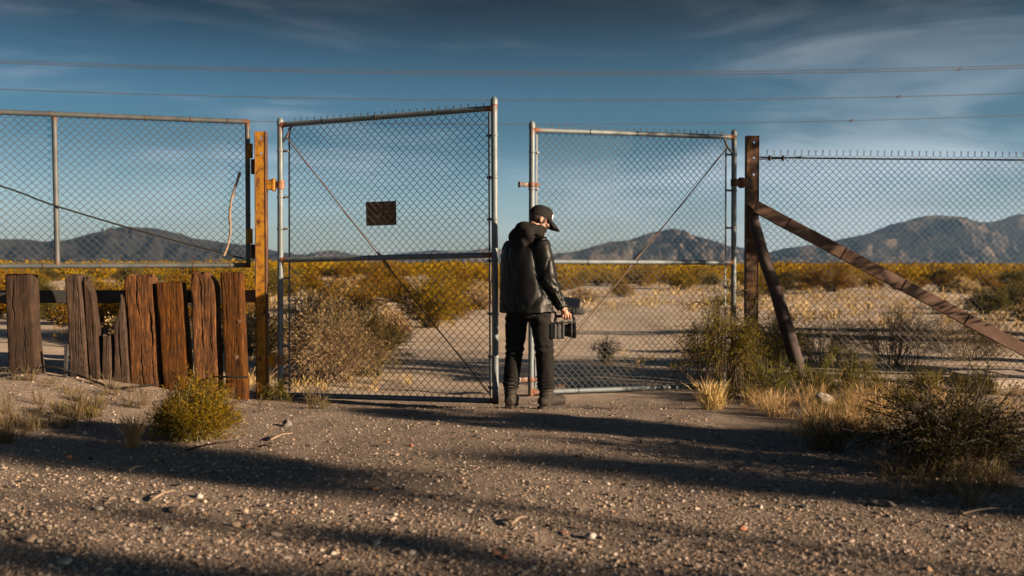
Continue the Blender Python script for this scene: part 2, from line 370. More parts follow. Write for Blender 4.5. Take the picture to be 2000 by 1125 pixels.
def skinmat():
    m, t, o = newmat('skin'); tc = nd(t, 'ShaderNodeTexCoord')
    n = nd(t, 'ShaderNodeTexNoise', {'Vector': tc.outputs['Object'], 'Scale': 30, 'Detail': 4})
    col = rampn(t, n.outputs[0], [(.3, (.26, .125, .08)), (.7, (.36, .19, .13))])
    at = nd(t, 'ShaderNodeAttribute', attribute_name='rust')
    n2 = nd(t, 'ShaderNodeTexNoise', {'Vector': tc.outputs['Object'], 'Scale': 160, 'Detail': 3})
    k = nd(t, 'ShaderNodeMath', {0: at.outputs['Fac'], 1: n2.outputs[0]}, operation='MULTIPLY')
    col = mixc(t, k.outputs[0], col, (.05, .032, .024))
    bs = nd(t, 'ShaderNodeBsdfPrincipled', {'Base Color': col, 'Roughness': .55}); bs.inputs['Subsurface Weight'].default_value = .08; bs.inputs['Subsurface Scale'].default_value = .01
    t.links.new(bs.outputs[0], o.inputs[0]); return m
M_skin = skinmat()

def groundmat():
    m, t, o = newmat('desert_ground'); tc = nd(t, 'ShaderNodeTexCoord'); V = tc.outputs['Object']
    big = nd(t, 'ShaderNodeTexNoise', {'Vector': V, 'Scale': .35, 'Detail': 5, 'Roughness': .6})
    mid = nd(t, 'ShaderNodeTexNoise', {'Vector': V, 'Scale': 3.5, 'Detail': 6, 'Roughness': .7})
    fine = nd(t, 'ShaderNodeTexNoise', {'Vector': V, 'Scale': 55, 'Detail': 6, 'Roughness': .75})
    vo = nd(t, 'ShaderNodeTexVoronoi', {'Vector': V, 'Scale': 75.0, 'Randomness': 1.0})
    vo2 = nd(t, 'ShaderNodeTexVoronoi', {'Vector': V, 'Scale': 170.0})
    sv = nd(t, 'ShaderNodeSeparateColor', {0: vo.outputs['Color']}); sv2 = nd(t, 'ShaderNodeSeparateColor', {0: vo2.outputs['Color']})
    sand = rampn(t, mid.outputs[0], [(.28, (.36, .29, .225)), (.5, (.46, .375, .295)), (.72, (.54, .445, .36))])
    grain = rampn(t, sv.outputs[0], [(0, (.032, .027, .024)), (.3, (.105, .08, .063)), (.6, (.195, .148, .116)), (.88, (.28, .22, .18)), (1, (.42, .37, .32))])
    grain2 = rampn(t, sv2.outputs[0], [(0, (.042, .034, .03)), (.5, (.165, .127, .10)), (1, (.32, .265, .22))])
    gr = mixc(t, .5, grain, grain2)
    # gravel near the track, smoother sand further out
    ge = nd(t, 'ShaderNodeSeparateXYZ', {0: V})
    near = nd(t, 'ShaderNodeMapRange', {0: ge.outputs[1], 1: 9.1, 2: 10.6, 3: .90, 4: .12})
    col = mixc(t, near.outputs[0], sand, gr)
    patch = nd(t, 'ShaderNodeMapRange', {0: big.outputs[0], 1: .35, 2: .65, 3: .80, 4: 1.1})
    col = mixc(t, 1.0, col, nd(t, 'ShaderNodeCombineColor', {0: patch.outputs[0], 1: patch.outputs[0], 2: patch.outputs[0]}).outputs[0], 'MULTIPLY')
    # low scrub cover too far off to tell apart
    ds = nd(t, 'ShaderNodeVectorMath', {0: V}, operation='LENGTH')
    cover = nd(t, 'ShaderNodeMapRange', {0: ds.outputs['Value'], 1: 90, 2: 260})
    sn = nd(t, 'ShaderNodeTexNoise', {'Vector': V, 'Scale': .12, 'Detail': 8, 'Roughness': .75})
    sc = rampn(t, sn.outputs[0], [(.35, (.07, .055, .016)), (.55, (.15, .11, .03)), (.7, (.25, .19, .09))])
    col = mixc(t, cover.outputs[0], col, sc)
    bs = nd(t, 'ShaderNodeBsdfPrincipled', {'Base Color': col, 'Roughness': .95}); bs.inputs['Specular IOR Level'].default_value = .15
    hh = nd(t, 'ShaderNodeMath', {0: vo.outputs['Distance'], 1: -.6}, operation='MULTIPLY')
    h2 = nd(t, 'ShaderNodeMath', {0: fine.outputs[0], 1: hh.outputs[0]}, operation='ADD')
    bp = nd(t, 'ShaderNodeBump', {'Height': h2.outputs[0], 'Strength': .45, 'Distance': .006}); t.links.new(bp.outputs[0], bs.inputs['Normal'])
    t.links.new(bs.outputs[0], o.inputs[0]); return m
M_ground = groundmat()
def islandmat(name, stops, rough=.9):
    m, t, o = newmat(name); g = nd(t, 'ShaderNodeNewGeometry'); tc = nd(t, 'ShaderNodeTexCoord')
    col = rampn(t, g.outputs['Random Per Island'], stops)
    n = nd(t, 'ShaderNodeTexNoise', {'Vector': tc.outputs['Object'], 'Scale': 60, 'Detail': 5})
    col = mixc(t, .5, col, rampn(t, n.outputs[0], [(.3, (.6, .58, .55)), (.7, (1.2, 1.2, 1.2))]), 'MULTIPLY')
    bs = nd(t, 'ShaderNodeBsdfPrincipled', {'Base Color': col, 'Roughness': rough}); bs.inputs['Specular IOR Level'].default_value = .2
    t.links.new(bs.outputs[0], o.inputs[0]); return m
M_gravel = islandmat('gravel', [(0, (.030, .027, .026)), (.22, (.09, .07, .057)), (.5, (.20, .152, .118)), (.7, (.28, .212, .165)), (.77, (.26, .155, .09)), (.84, (.31, .25, .205)), (1, (.40, .34, .295))])
M_stonewhite = surf('pale_stone', [(.3, (.21, .185, .16)), (.7, (.36, .325, .29))], 14, rough=.9, bump=.5, bscale=40, bdist=.01)
M_stonetan = surf('tan_stone', [(.3, (.22, .15, .10)), (.7, (.40, .29, .21))], 14, rough=.9, bump=.5, bscale=40, bdist=.01)
M_stonered = surf('red_brown_stone', [(.3, (.17, .06, .03)), (.7, (.32, .13, .07))], 14, rough=.9, bump=.5, bscale=40, bdist=.01)
M_stonegrey = surf('grey_stone', [(.3, (.07, .062, .055)), (.7, (.16, .145, .13))], 14, rough=.9, bump=.5, bscale=40, bdist=.01)
M_stonedark = surf('dark_stone', [(.3, (.05, .045, .04)), (.7, (.11, .10, .09))], 14, rough=.9, bump=.5, bscale=40, bdist=.01)
L_yellow = leafmat('creosote_leaf_yellow', [(.115, .064, .003), (.19, .105, .005), (.27, .155, .008), (.15, .092, .008)])
L_olive = leafmat('creosote_leaf_olive', [(.035, .034, .008), (.065, .06, .012), (.11, .088, .013), (.055, .05, .014)])
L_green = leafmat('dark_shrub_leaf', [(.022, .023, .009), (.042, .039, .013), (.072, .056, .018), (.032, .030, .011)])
L_pale = leafmat('dry_shrub_leaf', [(.24, .165, .075), (.38, .27, .13), (.48, .36, .19), (.29, .21, .075)])
L_mid = leafmat('grey_green_leaf', [(.09, .075, .02), (.15, .115, .03), (.22, .155, .04), (.11, .09, .025)])
L_grass = leafmat('dry_grass_blade', [(.28, .185, .08), (.42, .29, .135), (.52, .38, .20), (.32, .22, .075)], .35)
L_grassg = leafmat('green_grass_blade', [(.07, .07, .016), (.12, .105, .027), (.19, .145, .045), (.11, .085, .022)], .35)
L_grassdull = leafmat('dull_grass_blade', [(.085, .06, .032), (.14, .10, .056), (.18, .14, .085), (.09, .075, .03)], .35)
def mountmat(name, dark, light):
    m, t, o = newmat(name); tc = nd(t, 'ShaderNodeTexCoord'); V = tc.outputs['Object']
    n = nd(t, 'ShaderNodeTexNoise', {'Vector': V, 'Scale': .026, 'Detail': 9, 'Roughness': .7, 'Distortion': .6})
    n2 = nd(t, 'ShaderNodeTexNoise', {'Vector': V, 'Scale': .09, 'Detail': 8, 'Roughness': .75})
    col = rampn(t, n.outputs[0], [(.40, dark), (.50, [(a + b) / 2 for a, b in zip(dark, light)]), (.60, light)])  # dark and light noise patches paint cloud shade and sunlit spots into the rock
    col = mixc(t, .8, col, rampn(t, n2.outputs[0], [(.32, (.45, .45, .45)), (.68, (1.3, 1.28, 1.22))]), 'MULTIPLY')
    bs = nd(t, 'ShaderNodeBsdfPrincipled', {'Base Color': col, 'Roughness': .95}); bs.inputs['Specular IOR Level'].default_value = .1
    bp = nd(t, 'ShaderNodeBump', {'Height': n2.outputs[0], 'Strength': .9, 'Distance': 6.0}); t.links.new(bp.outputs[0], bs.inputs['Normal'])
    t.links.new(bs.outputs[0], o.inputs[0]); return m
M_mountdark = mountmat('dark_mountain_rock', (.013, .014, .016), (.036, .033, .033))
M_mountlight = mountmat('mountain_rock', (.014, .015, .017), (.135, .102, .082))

# ------------------------------------------------------------------ ground, mountains, haze
def axis(lo, hi, step, out, grow=1.22):
    a = list(np.arange(lo, hi + 1e-6, step)); s = step; x = hi; r = []
    while x < out[1]: s *= grow; x += s; r.append(x)
    s = step; x = lo; l = []
    while x > out[0]: s *= grow; x -= s; l.append(x)
    return np.array(l[::-1] + a + r)
xs = axis(-7, 7, .05, (-3000, 3000)); ys = axis(2.5, 12.5, .05, (-150, 2900), 1.18)
XX, YY = np.meshgrid(xs, ys); zz = gh(XX.ravel(), YY.ravel())
g = MB(); nx, ny = len(xs), len(ys)
i = np.arange(ny - 1)[:, None] * nx; j = np.arange(nx - 1)[None]
g.add(np.stack([XX.ravel(), YY.ravel(), zz], -1), np.stack([i + j, i + j + 1, i + nx + j + 1, i + nx + j], -1).reshape(-1, 4))
obj('ground', g, M_ground, smooth=True, kind='structure', label='stony desert ground running out to the mountains')

def mountain(sil, D, depth, mt, seed, label, amp=1.0, nu=380, nv=110):
    sil = np.array(sil, float); px = np.linspace(sil[0, 0], sil[-1, 0], nu); py = np.interp(px, sil[:, 0], sil[:, 1])
    k = np.hanning(7); k /= k.sum(); py = np.convolve(np.pad(py, 3, mode='edge'), k, 'valid')
    py = py + 1.4 * fbm(xyz(px * .045, 0.0), 4, seed)
    X = (px - 1000) / F_PX * D; H = np.maximum((515 - py) / F_PX * D + 1.0, .3)
    t = np.linspace(0, 1, nv); prof = np.where(t < .6, ss(0, .6, t) ** .9, ss(1.0, .6, t))
    U, T = np.meshgrid(np.arange(nu), t); Xg = X[U]; Hg = H[U]; pr = prof[:, None] * np.ones(nu)
    Yg = D + (T - .6) * depth
    s = X.max() - X.min(); w = depth / 260.0
    q = np.stack([Xg.ravel() * .036 / w, Yg.ravel() * .020 / w, np.zeros(Xg.size)], -1)
    q[:, 0] += .8 * vnoise(q * .7, seed + 3)
    q = q + .35 * np.stack([fbm(q * 1.9, 2, seed + 31), fbm(q * 1.9, 2, seed + 37), np.zeros(len(q))], -1)
    rid = sum(.52 ** o_ * (1 - 2.6 * np.abs(vnoise(q * 2.05 ** o_, seed + o_ * 13))) for o_ in range(6)).reshape(Xg.shape) / 1.6
    low = fbm(q * .35 + 7, 3, seed + 9).reshape(Xg.shape)
    env = 4 * pr * (1 - pr)
    Z = .96 * Hg * pr * (1 + .28 * low * (1 - pr)) + amp * Hg * .36 * env * rid - .8
    Z = np.minimum(Z, Hg * .96 - .8)
    Yg = Yg + depth * .16 * low
    b = MB(); i = np.arange(nv - 1)[:, None] * nu; j = np.arange(nu - 1)[None]
    b.add(np.stack([Xg.ravel(), Yg.ravel(), Z.ravel()], -1), np.stack([i + j, i + j + 1, i + nu + j + 1, i + nu + j], -1).reshape(-1, 4))
    obj('mountain', b, mt, smooth=True, kind='structure', label=label)
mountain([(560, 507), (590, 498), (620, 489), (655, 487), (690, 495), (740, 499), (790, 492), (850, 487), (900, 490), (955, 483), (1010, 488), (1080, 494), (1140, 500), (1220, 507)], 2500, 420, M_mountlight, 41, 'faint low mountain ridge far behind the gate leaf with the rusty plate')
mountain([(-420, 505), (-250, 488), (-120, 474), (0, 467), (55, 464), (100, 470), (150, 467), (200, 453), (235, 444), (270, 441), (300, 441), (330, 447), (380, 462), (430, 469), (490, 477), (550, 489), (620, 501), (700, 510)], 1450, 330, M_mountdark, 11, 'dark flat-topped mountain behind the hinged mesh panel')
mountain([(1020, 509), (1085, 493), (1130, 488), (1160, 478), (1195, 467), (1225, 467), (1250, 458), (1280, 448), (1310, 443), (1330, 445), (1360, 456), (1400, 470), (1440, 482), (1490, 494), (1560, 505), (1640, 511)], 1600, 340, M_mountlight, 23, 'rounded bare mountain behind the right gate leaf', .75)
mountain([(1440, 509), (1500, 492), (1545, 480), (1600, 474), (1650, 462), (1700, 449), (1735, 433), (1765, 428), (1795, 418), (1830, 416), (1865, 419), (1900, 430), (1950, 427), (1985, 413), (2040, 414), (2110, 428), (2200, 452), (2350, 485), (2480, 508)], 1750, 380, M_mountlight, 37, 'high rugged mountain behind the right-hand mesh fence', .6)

m, t, o = newmat('haze_air')
pv = nd(t, 'ShaderNodeVolumePrincipled', {'Color': (.36, .63, 1.0, 1), 'Density': 2.3e-4, 'Anisotropy': .55}); t.links.new(pv.outputs[0], o.inputs['Volume'])
hz = MB(); box(hz, (0, 1560, 74), (7800, 3900, 152)); ho = obj('haze', hz, m, kind='stuff', label='thin bluish air over the plain')

# ------------------------------------------------------------------ chain link
def chain(A, B, zb0, zb1, zt0, zt1, off, cell=.072, r=.0028, barb=.018, seed=0, barb_bottom=0.0):
    """woven zigzag wires between plan points A and B; off is the offset along the panel normal"""
    A = np.array(A, float); B = np.array(B, float); L = np.linalg.norm(B - A); d = (B - A) / L; nrm = np.array([-d[1], d[0]])
    s = cell / 2; n = int(L / s); s = L / n; a = s / 2; mb = MB(); dh = cell / 2
    for k in range(n):
        u0 = (k + .5) * s; f = u0 / L
        zb = zb0 + (zb1 - zb0) * f; zt = zt0 + (zt1 - zt0) * f
        m = int(round((zt - zb) / dh)); h = (zt - zb) / m
        u = []; v = []; w = []
        for j in range(m + 1):
            sg = 1.0 if (j + k) % 2 == 0 else -1.0
            for q, ww in ((-.22, .7), (0, 0.0), (.22, -.7)):
                if (j == 0 and q < 0) or (j == m and q > 0): continue
                u.append(u0 + sg * (a + .0012) * (1 - abs(q) * 1.75)); v.append(zb + (j + q) * h); w.append(r * 1.1 * ww * sg)
        u = np.array(u); v = np.array(v); w = np.array(w)
        if (m + k) % 2 == 0 or True:
            tip = 1.0 if (m + k) % 2 == 0 else -1.0
            if tip > 0 and barb > 0:
                u = np.append(u, [u0 + a, u0 + a - .006 + .003 * ((k * 7) % 5 - 2)]); v = np.append(v, [zt + barb * .55, zt + barb]); w = np.append(w, [.001, -.004 + .008 * ((k // 2) % 2)])
        q = xyz(u * 1.3, v * 1.3, seed * 3.7)
        u = u + .008 * fbm(q, 2, seed + 1); v = v + .006 * fbm(q, 2, seed + 2); w = w + .012 * fbm(q * .7, 2, seed + 3)
        pt = np.stack([A[0] + d[0] * u + nrm[0] * (off + w), A[1] + d[1] * u + nrm[1] * (off + w), v], -1)
        tube(mb, pt, r, 4, 0, False, 0.0, ref=np.array([nrm[0], nrm[1], 0]))
        if tip > 0 and barb > 0:                                    # the twisted second wire end of each barb
            e = pt[-3]; tube(mb, [e, e + np.array([.004 * d[0], .004 * d[1], barb * .5]), e + np.array([.012 * d[0], .012 * d[1], barb * .95])], r, 4, 0, False, ref=np.array([nrm[0], nrm[1], 0]))
        if barb_bottom > 0 and k % 2 == 0:
            e = pt[0]; tube(mb, [e, e - np.array([0, 0, barb_bottom * .6]), e - np.array([.006 * d[0], .006 * d[1], barb_bottom])], r, 4, 0, False, ref=np.array([nrm[0], nrm[1], 0]))
    return mb
def pipe(a, b, r, n=14, rust_ends=.5, segs=16):
    mb = MB(); p = line(a, b, segs); L = np.linalg.norm(np.asarray(b) - np.asarray(a)); t = np.linspace(0, 1, segs)
    dd = np.minimum(t, 1 - t) * L; tube(mb, p, r, n, 0, True, rust_ends * np.exp(-dd / .06)); return mb
def ring(c, axis_, r, w, n=16, rust=.15):
    mb = MB(); a = unit(axis_); c = np.asarray(c, float); tube(mb, [c - a * w / 2, c - a * w / 2 + a * .0005, c + a * w / 2 - a * .0005, c + a * w / 2], [r * .985, r, r, r * .985], n, 0, True, rust); return mb
def capball(c, r):
    mb = MB(); c = np.asarray(c, float)
    tube(mb, [c + [0, 0, z] for z in (-.02, .015, .03, .045, .053)], [r * 1.12, r * 1.12, r * .98, r * .62, r * .08], 16, 0, True, .05); return mb

def gate_leaf(name, label, hx, hD, fx, fD, ys_h, ys_f, rails_h, rails_f, rod, bands_h, bands_f, ties, seed, meshoff):
    """hx/fx: image column of hinge and free stile, hD/fD their distance; ys: stile top and foot; rails: heights at either stile"""
    H0 = P(hx, ys_h[1], hD); H1 = P(hx, ys_h[0], hD); F0 = P(fx, ys_f[1], fD); F1 = P(fx, ys_f[0], fD)
    H1[:2] = H0[:2] + (0.012 if hx < 1000 else -.004, 0); F1[:2] = F0[:2] + (-.012 if hx < 1000 else .01, 0)
    base = (H0 + F0) / 2; root = thing(name, label, 'gate', (base[0], base[1], 0.0))
    rs = .0285; rr = .0245
    obj('stile', pipe(H0, H1, rs), M_pipe, root, True); obj('stile', pipe(F0, F1, rs), M_pipe, root, True)
    obj('post_cap', capball(H1, rs), M_pipe, root, True); obj('post_cap', capball(F1, rs), M_pipe, root, True)
    def on(p0, p1, z): t = (z - p0[2]) / (p1[2] - p0[2]); return p0 + (p1 - p0) * t
    zs = []
    for nm, yh, yf in zip(('top_rail', 'middle_rail', 'bottom_rail'), rails_h, rails_f):
        a = on(H0, H1, P(hx, yh, hD)[2]); b = on(F0, F1, P(fx, yf, fD)[2]); d = unit(b - a); zs.append((a[2], b[2]))
        obj(nm, pipe(a + d * (rs - .004), b - d * (rs - .004), rr), M_pipe, root, True)
        for e, s in ((a, 1), (b, -1)):
            w = MB(); tube(w, [e + d * s * (rs - .006), e + d * s * (rs + .008)], [rr + .006, rr + .002], 14, 0, True, .6)
            obj('weld', w, M_pipe, root, True)
        for u in ties.get(nm, ()):
            c = a + (b - a) * u; obj('tie_wire', ring(c, d + np.array([.0, 0, .12]), rr + .0035, .009), M_wire, root, True)
    dirp = unit((F0 - H0) * [1, 1, 0]); nrm = np.array([-dirp[1], dirp[0], 0])
    A = H0 + dirp * .075; B = F0 - dirp * .06
    mz = [z + .03 for z in zs[0]]
    ml = chain(A[:2], B[:2], zs[2][0] - .005, zs[2][1] - .005, mz[0], mz[1], meshoff, seed=seed, barb=.032)
    obj('chain_link_mesh', ml, M_wire, root, True, kind='stuff')
    for (p0, p1, s, bl, zi) in ((H0, H1, 1, bands_h, 0), (F0, F1, -1, bands_f, 1)):
        e0 = p0 + dirp * s * .078; e1 = p1 + dirp * s * .078 if s > 0 else p1 + dirp * s * .066
        if s < 0: e0 = p0 + dirp * s * .064; e1 = p1 + dirp * s * .064
        z0, z1 = zs[2][zi] + .03, zs[0][zi] - .03
        b = MB(); a1 = on(e0, e1, z0) + nrm * meshoff; b1 = on(e0, e1, z1) + nrm * meshoff
        box(b, (a1 + b1) / 2, (np.linalg.norm(b1 - a1), .018, .006), frame(b1 - a1, nrm), .001); obj('tension_bar', b, M_pipe, root)
        X = hx if s > 0 else fx; D_ = hD if s > 0 else fD
        for y in bl:
            z = P(X, y, D_)[2]; c = on(p0, p1, z); b = ring(c, p1 - p0, rs + .004, .024)
            q = c + dirp * s * (rs + .025) + nrm * meshoff * .5; box(b, q, (.055, .012, .022), frame(dirp), .002)
            tube(b, [q - nrm * .022, q + nrm * .022], .007, 6, 0, True, .4); obj('tension_band', b, M_pipe, root, True)
    r0, r1 = rod
    # brace rod from the hinge corner to the free foot, in front of the mesh
    a = on(H0, H1, P(hx, r0[1], hD)[2]) + dirp * r0[0] - nrm * .005; b = on(F0, F1, P(fx, r1[1], fD)[2]) + dirp * r1[0] - nrm * .005
    q = line(a, b, 20); q[:, 2] -= .012 * np.sin(np.linspace(0, math.pi, 20))
    rb = MB(); tube(rb, q, .0062, 8, 0, True, .75); tube(rb, line(a + (b - a) * .47, a + (b - a) * .53, 3), .011, 8, 0, True, .5); obj('brace_rod', rb, M_rustywire, root, True)
    cs = MB(); hz_ = P(hx, r0[1], hD)[2]; c0 = on(H0, H1, hz_ - .05) + dirp * .02; c1 = on(H0, H1, zs[0][0] - .01) + dirp * .125
    tube(cs, curve([c0, (c0 + c1) / 2 + dirp * .012 - [0, 0, .01], c1], 10), .013, 8, 0, True, .25); obj('corner_strap', cs, M_pipe, root, True)
    return root, H0, H1, F0, F1, dirp, nrm, on

gl = gate_leaf('chain_link_gate', 'chain-link gate leaf with a rusty plate wired to it, hinged on the yellow post', 548, 9.6, 968, 8.8, (240, 772), (200, 789), (244, 508, 771), (211, 498, 783),
               ((.07, 268), (-.06, 768)), (295, 385, 447, 543, 676, 748), (264, 346, 428, 509, 613, 697, 758),
               {'top_rail': (.22, .47, .74), 'middle_rail': (.44, .72)}, 1, .034)
gr = gate_leaf('chain_link_gate', 'chain-link gate leaf hanging ajar behind the man, hinged on the rusty post', 1432, 10.5, 1037, 9.7, (262, 750), (246, 772), (268, 513, 752), (254, 511, 766),
               ((.085, 290), (-.05, 745)), (302, 372, 445, 560, 660), (297, 369, 455, 560, 745),
               {'top_rail': (.22, .5, .73), 'middle_rail': (.5, .74, .9), 'bottom_rail': (.55, .78)}, 2, -.034)
# latch on the free stile of the far leaf
lt = MB(); root, H0, H1, F0, F1, dp, nm, on = gr
for z, nmz in ((P(1037, 361, 9.7)[2], 'latch'), (P(1037, 741, 9.7)[2], 'drop_bolt_guide')):
    c = on(F0, F1, z); b = ring(c, (0, 0, 1), .036, .045, rust=.4)
    box(b, c + dp * .075, (.10, .020, .045), frame(dp), .004, rust=.35); box(b, c + dp * .125, (.025, .05, .055), frame(dp), .006, rust=.3)
    tube(b, [c - dp * .05 - nm * .03, c - dp * .05 + nm * .03], .02, 8, 0, True, .4)
    obj(nmz, b, M_pipe, root, True)

# ------------------------------------------------------------------ posts and hinges
def channel(px, y0, y1, D, w, dpt, holes):
    """steel channel post, web to the camera, flanges going back; round bolt holes through the web"""
    top = P(px, y0, D); bot = P(px, y1, D); h = top[2] - bot[2]; c = np.array([bot[0], bot[1], bot[2]])
    th = .010; web = MB(); ft = .011
    # web as a grid with hexagonal holes
    zh = [P(px, y, D)[2] - bot[2] for y in holes]; hx_ = .010; rad = .0125
    cuts = [-.1]
    segs = sorted(zh); lo = -.1
    W2 = w / 2 - ft
    def slab(z0, z1): box(web, c + [0, 0, (z0 + z1) / 2], (2 * W2, th, z1 - z0), rust=0.0)
    last = -.1
    for z in segs:
        slab(last, z - rad); 
        # around the hole
        cx = hx_; a = np.concatenate([np.arange(16) * 2 * math.pi / 16 + .01, [math.atan2(q_, p_) for p_ in (W2 - cx, -W2 - cx) for q_ in (rad, -rad)]]) % (2 * math.pi); a = np.sort(a); n = len(a)
        ins = np.stack([cx + rad * .92 * np.cos(a), rad * .92 * np.sin(a)], -1)
        def toRect(p, ang):
            dx, dz = math.cos(ang), math.sin(ang); t = 1e9
            for bnd, dd, o_ in ((W2, dx, cx), (-W2, dx, cx), (rad, dz, 0), (-rad, dz, 0)):
                if abs(dd) > 1e-6:
                    q = (bnd - o_) / dd
                    if q > 0: t = min(t, q)
            return [cx + dx * t, dz * t]
        outp = np.array([toRect(None, x) for x in a])
        V = []
        for yy in (-th / 2, th / 2):
            for pt in (ins, outp): V.append(np.stack([pt[:, 0], np.full(n, yy), pt[:, 1] + z], -1))
        V = np.concatenate(V) + c; q = np.arange(n); k = (q + 1) % n
        web.add(V, np.concatenate([np.stack([q, k, n + k, n + q], -1), np.stack([2 * n + q, 3 * n + q, 3 * n + k, 2 * n + k], -1), np.stack([q, 2 * n + q, 2 * n + k, k], -1)]))
        last = z + rad
    slab(last, h)
    fl = []
    for s in (-1, 1):
        f = MB(); box(f, c + [s * (w / 2 - ft / 2), dpt / 2 - th / 2 - .004, (h - .1) / 2 + .003], (ft, dpt, h + .1), None, .002); fl.append(f)
    return web, fl, c, h
yp_loc = P(511, 764, 9.56)
yp = thing('channel_post', 'rust-streaked yellow steel channel post between timber posts and gate', 'post', (yp_loc[0], yp_loc[1], 0))
web, fl, c, h = channel(511, 257, 764, 9.56, .108, .085, (270, 299))
obj('web', web, M_yellow, yp); obj('flange', fl[0], M_rustyellow, yp, label='rust-brown flange'); obj('flange', fl[1], M_rust, yp, label='dark rusted flange')
rp_loc = P(1468, 742, 10.75)
rp = thing('channel_post', 'dark rusted steel channel post holding the right gate leaf', 'post', (rp_loc[0], rp_loc[1], 0))
web, fl, c, h = channel(1468, 265, 745, 10.75, .135, .10, (278, 308, 341))
obj('web', web, M_rustyellow, rp); obj('flange', fl[0], M_rustdark, rp); obj('flange', fl[1], M_rustdark, rp)
b = MB(); bp = P(1468, 353, 10.73); tube(b, [bp + [0, .0, 0], bp - [0, .03, 0]], .016, 6); obj('bolt', b, M_pipe, rp)
b = MB(); bp = P(509, 701, 9.55); tube(b, [bp, bp - [0, .025, 0]], .013, 6); obj('bolt', b, M_rust, yp)
def strap_hinge(parent, pa, pb, hgt, mt, rust_mt, stile):
    """pa on the post, pb on the stile: block, pin plate and collar"""
    d = unit(pb - pa); L = np.linalg.norm(pb - pa); m1 = MB(); box(m1, pa + d * L * .32, (L * .62, .055, hgt), frame(d), .006); box(m1, pa + d * L * .50, (.03, .062, hgt * 1.25), frame(d), .008)
    o1 = obj('hinge_block', m1, mt, parent)
    m2 = MB(); box(m2, pa + d * L * .75, (L * .5, .03, hgt * .62), frame(d), .004); tube(m2, [pb - [0, 0, hgt * .42], pb + [0, 0, hgt * .42]], .036, 14, 0, True, .5)
    obj('hinge_collar', m2, rust_mt, parent, True)
M_hinge = surf('pink_rust_primer', [(.3, (.12, .045, .02)), (.6, (.22, .105, .06)), (.8, (.28, .16, .10))], 20, rough=.7, bump=.2)
for y, hh in ((361, .10), (703, .115)):
    strap_hinge(yp, P(521, y, 9.60), P(548.5, y, 9.6), hh, M_yellow, M_hinge, 0)
for y, hh in ((357, .09), (668, .09)):
    strap_hinge(rp, P(1462, y, 10.68), P(1434, y, 10.5), hh, M_rust, M_rust, 0)

# hinged panel on the left
pl0 = P(-330, 205, 8.6); pl1 = P(485, 240, 9.72)
def PL(px, py): # point on the vertical plane through the panel
    x0, y0 = (-330 - 1000) / F_PX * 8.62, 8.62; x1, y1 = (485 - 1000) / F_PX * 9.72, 9.72
    d = ray(px, py); dx, dy = x1 - x0, y1 - y0; t = (x0 * dy - y0 * dx) / (d[0] * dy - d[1] * dx); return CAM + d * t
lp_o = PL(250, 745)
lp = thing('fence_panel', 'long framed chain-link panel hinged to the yellow post above the timber posts', 'fence', (lp_o[0], lp_o[1], .1))
tl, tr_, bl, br = PL(-330, 206), PL(485, 238), PL(-330, 521), PL(485, 518)
tr_[:2] = br[:2]; dP = unit((br - bl) * [1, 1, 0]); nP = np.array([-dP[1], dP[0], 0])
obj('top_rail', pipe(tl, tr_ + dP * .02, .024, rust_ends=.55, segs=40), M_pipedull, lp, True); obj('bottom_rail', pipe(bl, br + dP * .02, .024, rust_ends=.9, segs=40), M_pipedull, lp, True)
obj('stile', pipe(br - [0, 0, .02], tr_ + [0, 0, .0], .024, rust_ends=.6), M_pipedull, lp, True)
ms0, ms1 = PL(112, 518), PL(106, 229)
obj('middle_stile', pipe(ms0, ms1, .024, rust_ends=.45, segs=24), M_pipedull, lp, True)
for px in (0, 100, 193, 285, 373, 445):
    u = (PL(px, 230) - tl) @ dP / ((tr_ - tl) @ dP); cc = tl + (tr_ - tl) * u; obj('tie_wire', ring(cc, dP + np.array([0, 0, .1]), .028, .010), M_rustywire, lp, True)
for px in (85, 198, 289, 377, 449):
    u = (PL(px, 518) - bl) @ dP / ((br - bl) @ dP); cc = bl + (br - bl) * u; obj('tie_wire', ring(cc, dP + np.array([0, 0, .1]), .028, .010), M_rustywire, lp, True)
for yy in (268, 290, 325, 420):
    cc = PL(485, yy); cc[:2] = br[:2]; obj('tie_wire', ring(cc, (0, 0, 1), .028, .009), M_rustywire, lp, True)
cm_ = chain(bl[:2] + dP[:2] * .03, br[:2] - dP[:2] * .03, bl[2] - .02, br[2] - .02, tl[2] + .015, tr_[2] + .015, .03, seed=3, barb=.02, barb_bottom=.04)
obj('chain_link_mesh', cm_, M_wire, lp, True, kind='stuff')
b = MB(); tube(b, curve([PL(-330, 265) - nP * .035, PL(0, 363) - nP * .035, PL(105, 401) - nP * .04, PL(290, 456) - nP * .035, PL(475, 505) - nP * .02], 30), .0075, 8); obj('brace_cable', b, M_hose, lp, True)
for y0, y1, yb0, yb1 in ((281, 309, 311, 340), (447, 476, 477, 505)):
    b = MB(); a = PL(487, y0) + dP * .01 - nP * .02; z = PL(487, y1); a2 = np.array([a[0], a[1], z[2]])
    tube(b, [a, a2], .022, 12); box(b, (a + a2) / 2 - dP * .022, (.03, .035, a[2] - a2[2]), frame(dP), .004); obj('hinge_barrel', b, M_yellow, lp, True)
    b = MB(); a = P(494, yb0, 9.66); a2 = P(494, yb1, 9.66); a2[:2] = a[:2]; tube(b, [a, a2], .021, 12); box(b, (a + a2) / 2 + [.022, 0.0, 0], (.045, .03, a[2] - a2[2]), None, .004); obj('hinge_barrel', b, M_rust, yp, True)
tw = MB(); tw_p = curve([PL(437, 500) - nP * .03, PL(447, 470) - nP * .02, PL(450, 440) - nP * .03, PL(448, 415) - nP * .03, PL(455, 380) - nP * .025, PL(463, 355) - nP * .03, PL(469, 336) - nP * .03], 40)
